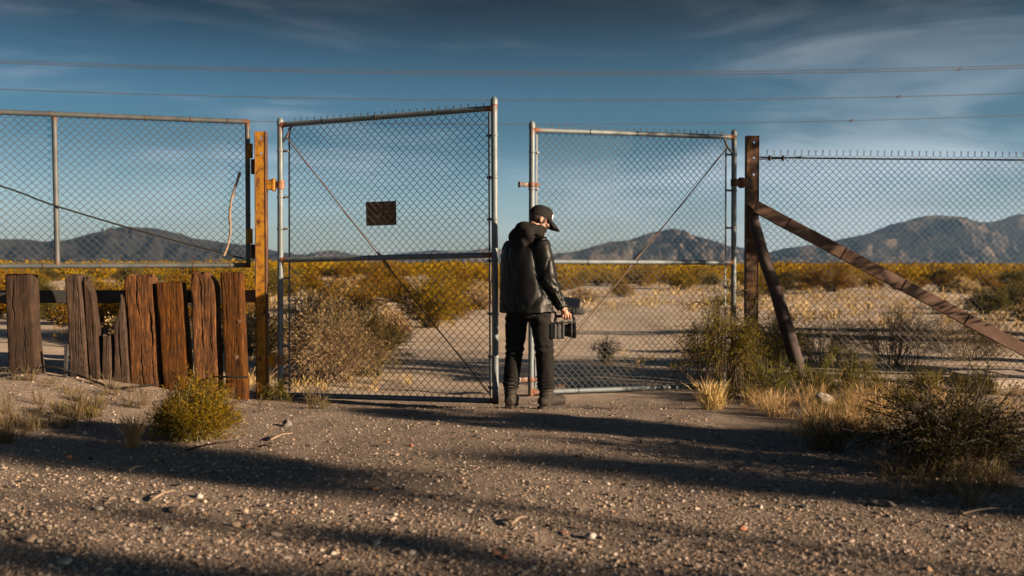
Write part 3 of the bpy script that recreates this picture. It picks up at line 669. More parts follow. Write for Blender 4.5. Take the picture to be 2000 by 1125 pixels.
tw_p += .006 * np.stack([vnoise(tw_p * 25, 1), vnoise(tw_p * 25, 2), vnoise(tw_p * 25, 3)], -1)
tube(tw, tw_p, np.linspace(.011, .014, len(tw_p)) * (1 + .3 * vnoise(tw_p * 60, 4)), 8)
obj('dead_branch', tw, M_twig, None, True, 'bleached dead branch caught upright in the mesh panel beside the yellow post', 'branch', loc=tw_p[0])

# plate on the left leaf
root, H0, H1, F0, F1, dp, nm, on = gl
def GLp(px, py, off=0.0):
    d = ray(px, py); x0, y0 = H0[:2] + nm[:2] * off; dx, dy = dp[:2]; t = (x0 * dy - y0 * dx) / (d[0] * dy - d[1] * dx); return CAM + d * t
c = (GLp(712, 393, .05) + GLp(777, 441, .05)) / 2; b = MB()
box(b, c, (.315, .004, .222), frame(dp) @ np.array(Matrix.Rotation(R_(-1.0), 3, 'Y')), .0)
obj('metal_plate', b, surf('brown_rusted_plate', [(.3, (.07, .036, .02)), (.45, (.19, .095, .045)), (.55, (.10, .055, .03)), (.68, (.42, .26, .13))], 24, rough=.8, bump=.5, bscale=30, bdist=.003), None, False,
    'small rectangular rusty brown plate behind the mesh of the left gate leaf', 'plate', loc=c)

# braces of the rusty post
br_ = MB(); a = P(1475, 403, 10.66); e = P(2110, 742, 10.35); R = frame(e - a)
nseg = 44
pts = line(a, e, nseg); w2 = .061; d2 = .045
ringv = []
for p in pts:
    for s, q in ((-1, -1), (1, -1), (1, 1), (-1, 1)): ringv.append(p + R[:, 1] * d2 * s + R[:, 2] * w2 * q)
ringv = np.array(ringv); ringv += .004 * fbm(ringv * 6, 3, 3)[:, None]
i = np.arange(nseg - 1)[:, None] * 4; j = np.arange(4)[None]; k = (j + 1) % 4
br_.add(ringv, np.concatenate([np.stack([i + j, i + k, i + 4 + k, i + 4 + j], -1).reshape(-1, 4), [[3, 2, 1, 0], [nseg * 4 - 4, nseg * 4 - 3, nseg * 4 - 2, nseg * 4 - 1]]]))
M_beam = surf('rust_stained_beam', [(.3, (.04, .020, .012)), (.5, (.10, .052, .033)), (.62, (.16, .10, .072)), (.75, (.20, .10, .03))], 3.2, (1, 1, 1), .8, 0, .4, 45, .003)
bt = thing('brace_beam', 'long square rust-stained beam slanting from the rusty post to the ground', 'beam', (e[0], e[1], 0))
obj('beam', br_, M_beam, bt)
for px, py in ((1546, 428), (1655, 492), (1771, 560), (1893, 630)):
    u = (px - 1482) / (2110 - 1482); p = a + (e - a) * u; b = MB(); box(b, p, (.006, d2 * 2 + .012, w2 * 2 + .012), R, .001); obj('wire_tie', b, M_hose, bt)
pp = MB(); a = P(1470, 425, 10.66); e2 = P(1566, 745, 10.35); q = curve([a, (a * .75 + e2 * .25) + [-.008, 0, .0], (a + e2) / 2 + [.012, 0, 0], e2], 20)
tube(pp, q, np.linspace(.058, .076, len(q)) * (1 + .05 * vnoise(q * 6, 2)), 14)
obj('brace_pole', pp, surf('dark_weathered_pole', [(.3, (.018, .011, .010)), (.6, (.045, .026, .022)), (.8, (.085, .05, .04))], 6, (1, 1, .25), .85, 0, .5, 40, .004), None, True, 'dark round pole leaning steeply against the foot of the rusty post', 'pole', loc=e2)

# right-hand fence
rf = thing('chain_link_fence', 'free-standing chain-link fence on a top cable, right of the rusty post', 'fence', (P(1760, 742, 10.8)[0], 10.8, 0))
A = P(1484, 500, 10.82); B = P(2230, 500, 10.82)
zt = P(1500, 301, 10.82)[2]; zt2 = P(2230, 306, 10.82)[2]; 
obj('chain_link_mesh', chain(A[:2], B[:2], 0.01, 0.01, zt, zt2, 0.0, cell=.0745, seed=5, barb=.05), surf('dull_wire', [(.35, (.05, .05, .05)), (.65, (.10, .095, .09))], 6, rough=.55, metal=.35, bump=0), rf, True, kind='stuff')
b = MB(); tube(b, curve([P(1478, 307, 10.76), P(1600, 309, 10.79), P(1800, 311, 10.79), P(2230, 314, 10.79)], 24), .0085, 8); obj('top_cable', b, M_hose, rf, True)
b = MB(); tube(b, [P(1478, 311, 10.75), P(1530, 309.5, 10.77), P(1566, 306, 10.77)], .006, 6); obj('cable_tail', b, M_hose, rf, True)
for px in (1503, 1529):
    b = MB(); p = P(px, 309, 10.775); box(b, p, (.030, .035, .05), None, .008); tube(b, [p + [-.0, -.02, .03], p + [0, -.02, -.035]], .008, 6); obj('cable_clamp', b, M_rustdark, rf)
fp = MB(); p = P(2235, 742, 10.86); tube(fp, [p + [0, 0, -.1], p + [0, 0, 2.5]], .03, 12); obj('end_post', fp, M_pipe, rf, True)

# ------------------------------------------------------------------ timber posts
def timber(outline, D, depth, seed, name, label, mt, jag=.02, crack=(), cat='post', group='old timber posts standing in a row', rot=0.0, bulge=.0):
    """outline: (y, x_left, x_right) from top to foot, in photo columns; a squared timber with weathered faces, cracks and a broken top"""
    o = np.array(outline, float); nz_, na = 70, 168
    ysamp = np.linspace(o[0, 0], o[-1, 0] + 14, nz_); xl = np.interp(ysamp, o[:, 0], o[:, 1]); xr = np.interp(ysamp, o[:, 0], o[:, 2])
    xr = np.maximum(xr - depth / D * (1000 - xr) * .45, xl + 3)
    th = np.arange(na) * 2 * math.pi / na; u_ = np.arange(na) / na * 4; sd_ = u_.astype(int); fr_ = (u_ - sd_) * 2 - 1
    sx = np.choose(sd_, [np.ones(na), -fr_, -np.ones(na), fr_]); sy = np.choose(sd_, [fr_, np.ones(na), -fr_, -np.ones(na)])
    nrm_ = (np.abs(sx) ** 9 + np.abs(sy) ** 9) ** (1 / 9.0); sx, sy = sx / nrm_, sy / nrm_
    V = np.zeros((nz_, na, 3)); dark = np.zeros((nz_, na)); rg = np.random.default_rng(seed)
    # jagged top: each column of fibres ends at its own height
    mid = (xl[0] + xr[0]) / 2
    for r_, (y, l, r) in enumerate(zip(ysamp, xl, xr)):
        L = P(l, y, D); Rr = P(r, y, D); cx = (L[0] + Rr[0]) / 2; hw = (Rr[0] - L[0]) / 2
        V[r_, :, 0] = cx + hw * sx; V[r_, :, 1] = D + depth / 2 + depth / 2 * sy; V[r_, :, 2] = L[2]
    loc = np.array([V[-1, :, 0].mean(), D + depth / 2, V[-1, 0, 2]])
    q = V.reshape(-1, 3) - loc; ang = np.tile(th, nz_)
    n1 = fbm(np.stack([q[:, 0] * 38, q[:, 1] * 38, q[:, 2] * 1.6], -1), 3, seed).reshape(nz_, na)
    n2 = fbm(np.stack([q[:, 0] * 9, q[:, 1] * 9, q[:, 2] * 2.2], -1), 3, seed + 5).reshape(nz_, na)
    rad = np.stack([sx, sy * .6], -1); dsp = .005 * n1 + .012 * n2
    n4 = fbm(np.stack([q[:, 0] * 75, q[:, 1] * 75, q[:, 2] * 1.1 + 3], -1), 2, seed + 11).reshape(nz_, na)
    gro = np.clip(.09 - np.abs(n4), 0, 1) / .09 * ss(-.1, .35, n2) * .007 + np.clip(-n1 - .25, 0, 1) * .008; dsp -= gro; dark += np.clip(gro * 95, 0, .8)
    for (ca, wd, dp_, y0, y1) in crack:           # ca: position across the face -1..1
        zz_ = (ysamp[:, None] - o[0, 0]) / (o[-1, 0] - o[0, 0]); wob = ca + (.12 * vnoise(xyz(zz_[:, 0] * 4, seed * 1.0), seed) + .05 * vnoise(xyz(zz_[:, 0] * 17, seed * 1.0), seed + 1))[:, None]
        front = (sy < -.3)[None, :]; m_ = np.exp(-((sx[None, :] - wob) / (wd * .6)) ** 2) * front * ss(y0 - .03, y0 + .05, zz_) * ss(y1 + .08, y1 - .05, zz_) * np.clip(.55 + .9 * vnoise(xyz(zz_[:, 0] * 9 + ca * 7, seed * 2.0), seed + 3)[:, None], .08, 1)
        V[:, :, 1] += dp_ * m_; dark = np.maximum(dark, np.clip(m_ * 1.1, 0, .95))
    V[:, :, 0] += dsp * rad[None, :, 0]; V[:, :, 1] += dsp * rad[None, :, 1]
    # top: fibres of uneven length, pulled down towards the edge
    tj = jag * (fbm(np.stack([V[0, :, 0] * 30, V[0, :, 1] * 30, np.full(na, seed * 1.7)], -1), 3, seed + 8) - .1)
    for r_ in range(6): V[r_, :, 2] += tj * (1 - r_ / 6.0)
    mb = MB(); i = np.arange(nz_ - 1)[:, None] * na; j = np.arange(na)[None]; k = (j + 1) % na
    rings = [V]
    top = []
    cxy = V[0].mean(0)
    for s_ in (.72, .38):
        rr_ = cxy + (V[0] - cxy) * s_; rr_[:, 2] = V[0, :, 2].mean() * .35 + V[0, :, 2] * .65 + .012 * fbm(np.stack([rr_[:, 0] * 45, rr_[:, 1] * 45, np.zeros(na)], -1), 2, seed + 2); top.append(rr_)
    vv = np.concatenate([V.reshape(-1, 3)] + top + [np.array([[cxy[0], cxy[1], V[0, :, 2].mean()]])])
    o1 = nz_ * na; o2 = o1 + na; oc = o2 + na; q = np.arange(na); kk = (q + 1) % na
    F = np.concatenate([np.stack([i + j, i + na + j, i + na + k, i + k], -1).reshape(-1, 4), np.stack([o1 + q, q, kk, o1 + kk], -1), np.stack([o2 + q, o1 + q, o1 + kk, o2 + kk], -1)])
    du = np.concatenate([dark.ravel(), np.full(2 * na + 1, .15)])
    mb.add(vv, F, 0, du); mb.f.append(np.stack([np.full(na, oc), o2 + q, o2 + kk], -1)); mb.m.append(np.zeros(na, np.int32))
    return obj(name, mb, mt, None, False, label, cat, group, loc=loc)
timber([(536, 8, 66), (560, 8, 68), (650, 11, 74), (745, 15, 83)], 9.22, .17, 1, 'timber_post', 'weathered grey-brown timber post with a knot, standing alone at the end of the row', M_woodgrey, .01, [(-.35, .05, .03, 0, .45), (.3, .04, .02, .5, 1)])
timber([(537, 126, 161), (600, 129, 166), (740, 136, 176)], 9.27, .17, 2, 'timber_post', 'grey-brown timber post split lengthwise, beside the gap in the row', M_woodgrey, .012, [(.6, .08, .03, .1, .8)])
timber([(545, 163, 168), (556, 163, 175), (575, 164, 184), (640, 167, 193), (742, 176, 197)], 9.31, .12, 3, 'timber_post', 'narrow split-off timber slab leaning on the split grey-brown post', M_woodgrey, .06, [(.2, .12, .03, .2, 1)])
timber([(641, 194, 207), (680, 193, 208), (742, 196, 210)], 9.45, .10, 4, 'timber_post', 'short dark charred stump behind the two broken stubs', M_rail, .03)
timber([(655, 200, 219), (700, 199, 221), (750, 199, 222)], 9.35, .12, 5, 'timber_post', 'short weathered timber stub broken off at knee height', M_woodgrey, .05, [(-.1, .1, .03, 0, .6)])
timber([(578, 236, 242), (600, 234, 245), (635, 223, 247), (645, 221, 249), (690, 222, 252), (755, 221, 256)], 9.36, .11, 6, 'timber_post', 'broken timber stub with one tall splinter, against the double-headed post', M_woodgrey, .06, [(-.2, .12, .04, .3, .75)])
timber([(538, 243, 301), (560, 242, 305), (650, 249, 309), (755, 254, 316)], 9.38, .17, 7, 'timber_post', 'dark brown timber post cracked down the middle with a double head', M_woodbrown, .045, [(-.05, .05, .06, 0, 1), (.7, .07, .04, .3, 1)])
timber([(552, 303, 359), (600, 306, 364), (750, 318, 376)], 9.36, .17, 8, 'timber_post', 'shorter reddish-brown timber post with an even flat top', M_woodbrown, .008, [(.45, .03, .015, .0, .5)])
timber([(533, 373, 408), (548, 372, 420), (560, 372, 425), (660, 376, 427), (775, 380, 433)], 9.33, .17, 9, 'timber_post', 'dark brown timber post with a splintered corner on top, in the row', M_woodbrown, .04, [(-.15, .06, .04, 0, .6), (.55, .04, .03, .2, .9)])
timber([(532, 430, 473), (600, 432, 476), (700, 436, 480), (785, 440, 484)], 9.30, .16, 10, 'timber_post', 'brown timber post with two pale knots, next to the yellow post', M_woodbrown, .012, [(-.55, .05, .03, 0, .5), (.4, .03, .02, .0, .35)])
M_knot = surf('wood_knot', [(.3, (.05, .024, .012)), (.7, (.16, .085, .045))], 40, rough=.9, bump=.3)
for px, py, r in ((467, 628, .020), (461, 697, .026)):
    kn = MB(); c = P(px, py, 9.30); 
    for q in range(3): tube(kn, [c + [0, .006, 0], c + [0, -.004 - .003 * q, 0]], [r * (1 - .3 * q), r * (.92 - .3 * q)], 12)
    ko = obj('wood_knot', kn, M_knot, bpy.data.objects['timber_post.009'] if 'timber_post.009' in bpy.data.objects else None, True)
rl = MB(); box(rl, (P(0, 580, 9.62) + P(240, 580, 9.72)) / 2 + [-.7, 0, 0], (P(372, 580, 9.7)[0] + 6.6, .05, .125), None, .006)
rail_t = thing('steel_rail', 'black steel rail running behind the timber posts to the yellow post', 'rail', (P(250, 580, 9.7)[0], 9.7, 0))
rl = MB(); x1 = P(508, 578, 9.70)[0]; x2 = P(468, 578, 9.7)[0]; zc = P(480, 579, 9.70)[2]; box(rl, ((x2 - 6.8) / 2, 9.66, zc), (x2 + 6.8, .05, .125), None, .006); obj('rail_bar', rl, M_rail, rail_t)
rl = MB(); box(rl, ((x1 + x2) / 2 - .01, 9.66, zc + .004), (x1 - x2 + .0, .052, .118), None, .004); obj('end_plate', rl, M_hinge, rail_t, label='rusty pinkish end plate')
st = MB(); a = P(129, 738, 9.2); box(st, a + [0, 0, .14], (.035, .02, .34), np.array(Matrix.Rotation(R_(3), 3, 'Y')), .003)
obj('stake', st, M_rail, None, False, 'short dark stake holding up the black hose beside the split post', 'stake', loc=a)
hs = curve([G(-60, 742) + [0, 0, .02], G(20, 737) + [0, 0, .03], P(60, 722, 9.1), P(95, 716, 9.1), P(128, 722, 9.12), G(150, 742) + [0, 0, .05], G(195, 755) + [0, 0, .03], G(222, 762) + [0, 0, .02], G(270, 760) + [0, 0, .025], G(320, 755) + [0, 0, .035], G(365, 752) + [0, 0, .07], P(430, 736, 9.22), P(484, 737, 9.22)], 90)
hb = MB(); tube(hb, hs, .010, 8); obj('black_hose', hb, M_hose, None, True, 'thin black hose looping over the ground in front of the timber posts', 'hose', loc=hs[40])

# ------------------------------------------------------------------ power lines
def sagline(y0, ym, y1, D, r, extra, label, marks=()):
    x0, x2 = -600, 2600; pts = []
    A_ = np.polyfit([0, 1000, 2000], [y0, ym, y1], 2); xs_ = np.linspace(x0, x2, 70)
    p = np.array([P(x, np.polyval(A_, x), D) for x in xs_])
    root = thing('power_line', label, 'power line', (p[35][0], D, p[35][2]), 'overhead power lines crossing the sky')
    b = MB(); tube(b, p, r, 5); obj('cable', b, M_cable, root, True)
    for mx in marks:
        c = P(mx, np.polyval(A_, mx), D); b = MB(); box(b, c, (.20, .07, .07), np.array(Matrix.Rotation(R_(-25), 3, 'Y')), .02); obj('splice', b, M_rustdark, root)
    return p
M_cable = surf('aluminium_cable', [(.3, (.055, .055, .055)), (.7, (.09, .088, .085))], 2, rough=.8, spec=.2, metal=.0, bump=0)
ends = []
for a in ((118, 140.5, 127.5, 45, .016, 0, 'uppermost overhead power line, close above its twin', ()), (122.5, 145.5, 132.5, 45, .018, 0, 'second overhead power line from the top with a dark splice at the right', (1873,)),
          (174, 196, 182, 45, .017, 0, 'middle overhead power line with a small splice at the right', (1755,)), (221, 243, 225, 45, .013, 0, 'lowest overhead power line just above the gate leaves', (1663,))):
    p = sagline(*a); ends.append((p[0], p[-1]))
for k_, nm_ in ((0, 'left'), (1, 'right')):
    e_ = [x[k_] for x in ends]; c = np.mean(e_, axis=0); ut = thing('utility_pole', 'wooden utility pole carrying the power lines past the %s edge' % nm_, 'pole', (c[0], 45.4, 0))
    b = MB(); tube(b, [[c[0], 45.4, -.3], [c[0], 45.4, max(x[2] for x in e_) + .8]], [.17, .11], 12); obj('shaft', b, M_woodgrey, ut, True)
    for x in e_:
        b = MB(); box(b, (c[0], 45.2, x[2] - .10), (.12, .5, .1), None, .01); tube(b, [[c[0], 45.0, x[2] - .06], [c[0], 45.0, x[2]]], .05, 8); obj('insulator_arm', b, M_woodgrey, ut)

# ------------------------------------------------------------------ plants
def leaves(mb, c, d, L, Wd, rg, mat=0):
    """rhombic leaves at c pointing along d"""
    n = len(c); a = np.cross(d, rg.normal(size=(n, 3))); a /= np.maximum(np.linalg.norm(a, axis=1, keepdims=True), 1e-6)
    L = np.broadcast_to(np.asarray(L), (n,))[:, None]; Wd = np.broadcast_to(np.asarray(Wd), (n,))[:, None]
    v = np.stack([c, c + d * L * .5 + a * Wd * .5, c + d * L, c + d * L * .5 - a * Wd * .5], 1).reshape(-1, 3)
    mb.add(v, np.arange(4 * n).reshape(-1, 4), mat)
def bush(seed, H, R, nst, nsub, nleaf, ll, lw, r0=.012, base=.12, droop=.15, spread=1.0, lstart=.35, jit=.02, sides=4, lean=(0, 0), tuftn=3, upright=.25):
    """stems radiating from the foot, each forking into twigs that carry the leaves; returns (stems, leaves)"""
    rg = np.random.default_rng(seed); sb = MB(); lb = MB(); LC = []; LD = []
    for s in range(nst):
        az = rg.uniform(0, 2 * math.pi); k = math.sqrt(rg.uniform(0.02, 1)); out = np.array([math.cos(az), math.sin(az), 0])
        b0 = out * base * R * rg.uniform(.1, 1) + [0, 0, -.02]
        hh = H * rg.uniform(.58, 1.06) * (1 - (1 - upright) * k ** 2.2); e = out * R * spread * k * rg.uniform(.8, 1.08) + [lean[0] * hh, lean[1] * hh, hh]
        m_ = b0 * .5 + e * .5 + np.array([0, 0, .16 * H * k]) - out * R * .10 + rg.normal(0, .05 * R, 3)
        e = e - [0, 0, droop * H * k * rg.uniform(0, 1)]
        q = curve([b0, m_, e], 8); q += rg.normal(0, .012 * R, q.shape) * np.linspace(0, 1, len(q))[:, None]
        tube(sb, q, np.linspace(r0, r0 * .35, len(q)) * rg.uniform(.7, 1.2), sides, 0, False)
        for u in range(nsub):
            i0 = rg.uniform(.30, .95); p0 = q[int(i0 * (len(q) - 1))]
            dd = unit(unit(q[-1] - q[0]) + rg.normal(0, .6, 3) + np.array([0, 0, .15])); ln = R * rg.uniform(.22, .5) * (1.25 - .5 * i0)
            w = curve([p0, p0 + dd * ln * .5 + rg.normal(0, .03 * R, 3), p0 + dd * ln - np.array([0, 0, droop * ln * rg.uniform(0, 1.6)])], 5)
            w[:, 2] = np.maximum(w[:, 2], .01)
            tube(sb, w, np.linspace(r0 * .4, r0 * .18, len(w)), 3, 0, False)
            n = max(1, nleaf // (nst * nsub)); f = rg.uniform(lstart, 1.0, n) * (len(w) - 1); i_ = np.minimum(f.astype(int), len(w) - 2); fr = (f - i_)[:, None]
            c = w[i_] * (1 - fr) + w[i_ + 1] * fr; LC.append(c + rg.normal(0, jit, c.shape)); dv = unit(w[-1] - w[0]) + rg.normal(0, .75, c.shape); LD.append(dv / np.linalg.norm(dv, axis=1, keepdims=True))
    c = np.concatenate(LC); d = np.concatenate(LD); c[:, 2] = np.maximum(c[:, 2], .01); n = len(c)
    leaves(lb, c, d, ll * rg.uniform(.6, 1.4, n), lw * rg.uniform(.6, 1.4, n), rg)
    return sb, lb
def plant(name, label, loc, sb, lb, sm, lm, rz=0.0, cat='shrub', group=None, sc=1.0):
    r = thing(name, label, cat, (0, 0, 0), group)
    obj('stems', sb, sm, r); 
    if lb is not None: obj('foliage', lb, lm, r)
    r.location = [float(c) for c in loc]; r.rotation_euler = (0, 0, rz); r.scale = (sc, sc, sc); return r

# the near, named shrubs
sb, lb = bush(101, .50, .34, 120, 9, 28000, .020, .006, .005, .55, .08, 1.0, .0, .018, upright=.12)
plant('round_shrub', 'rounded yellow-green shrub in front of the brown timber posts', G(378, 856), sb, lb, M_stemg, leafmat('round_shrub_leaf', [(.105, .080, .005), (.175, .122, .008), (.26, .17, .012), (.08, .072, .007)]))
sb, lb = bush(102, .70, .66, 58, 9, 12500, .021, .008, .008, .2, .25, 1.15, .2, .03, upright=.3)
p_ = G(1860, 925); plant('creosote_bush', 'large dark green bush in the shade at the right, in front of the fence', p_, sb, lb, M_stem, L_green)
sb, lb = bush(103, 1.0, .80, 130, 9, 30000, .038, .0042, .006, .3, .35, 1.1, .1, .03, upright=.25)
plant('dry_shrub', 'large pale straw-coloured shrub just behind the left gate leaf', (P(640, 700, 11.0)[0], 11.0, gh(P(640, 700, 11.0)[0], 11.0)[0]), sb, lb, M_twig, L_pale)
sb, lb = bush(104, .95, .60, 60, 8, 13000, .026, .007, .008, .25, .15, 1.0, .2, .02, upright=.35)
x = P(722, 700, 11.4)[0]; plant('grey_green_shrub', 'grey-green shrub growing against the pale straw-coloured shrub', (x, 11.3, gh(x, 11.3)[0]), sb, lb, M_stemg, L_mid)
x = P(592, 700, 12.2)[0]; sb, lb = bush(105, 1.1, .7, 60, 8, 7000, .04, .008, .008, .25, .2, 1.0, .2, .03); plant('dry_shrub', 'dark twiggy shrub in the shadow behind the gate hinges', (x, 12.2, gh(x, 12.2)[0]), sb, lb, M_stem, L_mid)
x = P(850, 600, 21)[0]; sb, lb = bush(106, 1.2, 1.0, 70, 8, 17000, .036, .013, .012, .2, .1, 1.0, .25, .03, upright=.35); plant('creosote_bush', 'full yellow creosote bush at the edge of the sand behind the left gate leaf', (P(835, 630, 19)[0], 19.5, gh(P(835, 630, 19)[0], 19.5)[0]), sb, lb, M_stem, L_yellow)
x = P(1172, 700, 13.2)[0]; sb, lb = bush(107, .42, .24, 34, 6, 1500, .022, .008, .005, .25, .05, 1.0, .2, .015, upright=.5); plant('small_shrub', 'small dark shrub alone on the sand behind the right gate leaf', (x, 12.6, gh(x, 12.6)[0]), sb, lb, M_stem, L_olive)
# tangled shrub at the hinge of the right leaf
sb, lb = bush(108, 1.35, .56, 56, 10, 11000, .05, .006, .006, .6, .6, 1.0, .05, .03, upright=.30)
rg = np.random.default_rng(5)
for pts in ([(1375, 705), (1345, 712), (1320, 700), (1312, 690)], [(1404, 690), (1395, 720), (1405, 730), (1416, 722), (1412, 705)], [(1480, 655), (1450, 630), (1420, 625), (1398, 645)], [(1510, 640), (1530, 625), (1541, 612)]):
    pass
c0 = np.array([P(1412, 745, 10.15)[0], 10.15, 0.0])
for pts in ([(1395, 700), (1372, 706), (1345, 712), (1316, 700)], [(1400, 672), (1398, 712), (1408, 730), (1417, 722), (1412, 700)], [(1470, 652), (1450, 630), (1425, 622), (1400, 645)], [(1395, 600), (1365, 590), (1345, 596), (1330, 612)]):
    w = curve([P(x_, y_, 9.98) - c0 for x_, y_ in pts], 20); tube(sb, w, np.linspace(.007, .004, len(w)), 5, 0, False)
plant('tangled_shrub', 'tangled olive shrub with drooping twigs grown through the hinge end of the right gate leaf', c0, sb, lb, M_stemb, leafmat('tangled_leaf', [(.065, .05, .012), (.115, .084, .017), (.19, .128, .024), (.09, .066, .018)]))
sb, lb = bush(109, .75, .42, 40, 7, 6500, .04, .006, .007, .25, .15, 1.0, .15, .03, upright=.5)
plant('yellow_shrub', 'yellow-green feathery shrub between the rusty post and the leaning pole', (P(1515, 740, 11.2)[0], 11.15, 0.02), sb, lb, M_stemg, leafmat('feathery_leaf', [(.10, .075, .01), (.16, .115, .014), (.22, .15, .024), (.10, .08, .014)]))
sb, lb = bush(110, .85, .8, 70, 10, 4200, .03, .005, .0042, .35, .1, 1.0, .3, .03, upright=.5)
plant('dry_shrub', 'brown leafless shrub behind the fence under the long beam', (P(1745, 740, 11.6)[0], 11.6, 0.03), sb, lb, M_stemb, leafmat('brown_twig_leaf', [(.15, .10, .055), (.22, .15, .085), (.3, .21, .12), (.16, .12, .05)]))
sb, lb = bush(111, .6, .75, 60, 9, 5200, .03, .006, .004, .4, .1, 1.0, .3, .03, upright=.5)
plant('dry_shrub', 'olive-brown twiggy shrub behind the fence beside the leaning pole', (P(1610, 740, 11.7)[0], 11.8, 0.03), sb, lb, M_stemb, L_mid)
sb, lb = bush(112, .58, .85, 60, 9, 5200, .03, .006, .004, .4, .1, 1.0, .3, .03, upright=.5)
plant('dry_shrub', 'brown shrub behind the fence near the foot of the long beam', (P(1905, 735, 12.0)[0], 12.2, 0.03), sb, lb, M_stemb, leafmat('rust_twig_leaf', [(.15, .10, .045), (.24, .16, .07), (.32, .22, .10), (.17, .13, .045)]))

# weeds with thin stalks by the leaning pole
def weeds(seed, n, H):
    rg = np.random.default_rng(seed); sb = MB(); lb = MB(); C_ = []; D_ = []
    for k in range(n):
        b0 = np.append(rg.normal(0, .05, 2), 0); e = b0 + [rg.normal(0, .10), rg.normal(0, .06), H * rg.uniform(.6, 1)]
        q = curve([b0, (b0 + e) / 2 + rg.normal(0, .015, 3), e], 8); tube(sb, q, np.linspace(.004, .002, len(q)), 4, 0, False)
        for u in range(14):
            f = rg.uniform(.25, 1); p = q[int(f * (len(q) - 1))]; dd = unit(rg.normal(0, 1, 3) + [0, 0, .6]); w = np.array([p, p + dd * .05, p + dd * .09 + [0, 0, .02]]); tube(sb, w, .0016, 3, 0, False)
            c = w[1] + rg.normal(0, .012, (7, 3)); C_.append(c); D_.append(rg.normal(0, 1, (7, 3)))
    c = np.concatenate(C_); d = np.concatenate(D_); d /= np.linalg.norm(d, axis=1, keepdims=True); leaves(lb, c, d, .028, .007, rg); return sb, lb
L_weed = leafmat('weed_leaf', [(.07, .07, .01), (.11, .10, .015), (.16, .13, .02)])
for k, (px, D, H, lab) in enumerate(((1500, 9.5, .42, 'thin green weed with branching stalks in front of the rusty post'), (1530, 9.3, .40, 'thin green weed with branching stalks in front of the leaning pole'), (1600, 9.6, .48, 'tall feathery weed right of the leaning pole'), (1655, 9.7, .45, 'tall feathery weed under the long beam'), (1700, 9.9, .36, 'low feathery weed before the fence under the beam'), (530, 9.45, .22, 'small flowering weed at the foot of the yellow post'))):
    sb, lb = weeds(300 + k, 7, H); x = P(px, 745, D)[0]; plant('weed', lab, (x, D, gh(x, D)[0]), sb, lb, M_stemg, L_weed, cat='weed', group='weeds along the fence line')

# creosote bushes over the plain: four kinds, copied
protos = []
for k, (lm, H, R) in enumerate(((L_yellow, .95, .95), (L_yellow, 1.05, 1.15), (L_olive, .9, .95), (L_yellow, .8, .8), (L_pale, .5, .7), (L_mid, .65, .8))):
    sb, lb = bush(200 + k, H, R, 50, 8, 7200, .050, .021, .012, .2, .1, 1.0, .2, .04, 3, upright=.35); protos.append((sb, lb, lm))
PR = []
def free(x, y):
    """the sand track and clearings stay bare"""
    px = 1000 + F_PX * x / y
    if y < 14: return px < 500 
    if 560 < px <= 980 and y < 27: return False
    if 980 < px <= 1440 and y < 43: return False
    if px > 1440 and y < 36 - 8 * ss(1700, 2000, px): return False
    return True
rg = np.random.default_rng(12); placed = []
def try_place(y, rad=1.0):
    hw = .60 * y + 2; x = rg.uniform(-hw, hw)
    if not free(x, y): return None
    if any((x - a) ** 2 + (y - b) ** 2 < (1.15 * rad) ** 2 for a, b in placed[-120:]): return None
    placed.append((x, y)); return x
near = [(-4.6, 12.5, 4, .9), (-5.6, 13.4, 0, .8), (-3.4, 13.2, 4, 1.0), (-4.4, 15.0, 1, .8), (-6.6, 16.2, 0, .9), (-3.2, 16.5, 5, .8), (-5.0, 18.5, 3, 1.0), (-2.2, 17.6, 4, .8), (-3.4, 20.5, 1, .9), (-1.4, 22.0, 0, .8), (6.3, 29.0, 4, .7), (11.5, 24.0, 2, .8), (13.6, 26.5, 2, .9), (11.0, 21.0, 4, .8), (2.2, 31, 4, .8), (4.0, 36, 3, .7), (-1.0, 33, 4, 1.0), (-3.5, 30, 0, .8), (8.2, 34, 5, .7), (-4.4, 26, 4, 1.1), (-7.5, 20, 2, 1.)]
labs = {0: 'yellow creosote bush on the desert plain', 1: 'yellow creosote bush on the desert plain', 2: 'olive creosote bush on the desert plain', 3: 'yellow creosote bush on the desert plain', 4: 'low straw-coloured shrub on the desert plain', 5: 'grey-green shrub on the desert plain'}
first = {}
KIND = {0: 'yellow creosote bush', 1: 'broad yellow creosote bush', 2: 'olive creosote bush', 3: 'compact yellow creosote bush', 4: 'low straw-coloured shrub', 5: 'grey-green shrub'}
def zone(x, y):
    px = 1000 + F_PX * x / y
    return ('past the left edge' if px < -20 else 'behind the grey timber posts' if px < 215 else 'behind the brown timber posts' if px < 500 else "behind the left gate's hinge half" if px < 760 else "behind the left gate's free half" if px < 970 else
            'between the two gates' if px < 1040 else "behind the right gate's free half" if px < 1240 else "behind the right gate's hinge half" if px < 1440 else 'behind the leaning pole' if px < 1640 else 'behind the long beam' if px < 2020 else 'past the right edge')
def blabel(k, x, y, sc): return '%s%s, %s, %s' % ('small ' if sc < .65 else 'tall ' if sc > 1.0 else '', KIND[k], 'nearby' if y < 22 else 'fairly near' if y < 36 else 'midway' if y < 55 else 'far off', zone(x, y))
def settle(cat):
    same = {}
    for o in COL.objects:
        if o.parent is None and o.get('category') == cat: same.setdefault(o['label'], []).append(o)
    for l, os_ in same.items():
        os_.sort(key=lambda o: o.location.x / o.location.y); n = len(os_)
        w = ('left', 'right') if n == 2 else ('left', 'middle', 'right') if n == 3 else ('leftmost', 'second from left', 'second from right', 'rightmost') if n == 4 else None
        if w:
            for o, q in zip(os_, w): o['label'] = l + ', ' + q + (' one' if n < 4 else '')
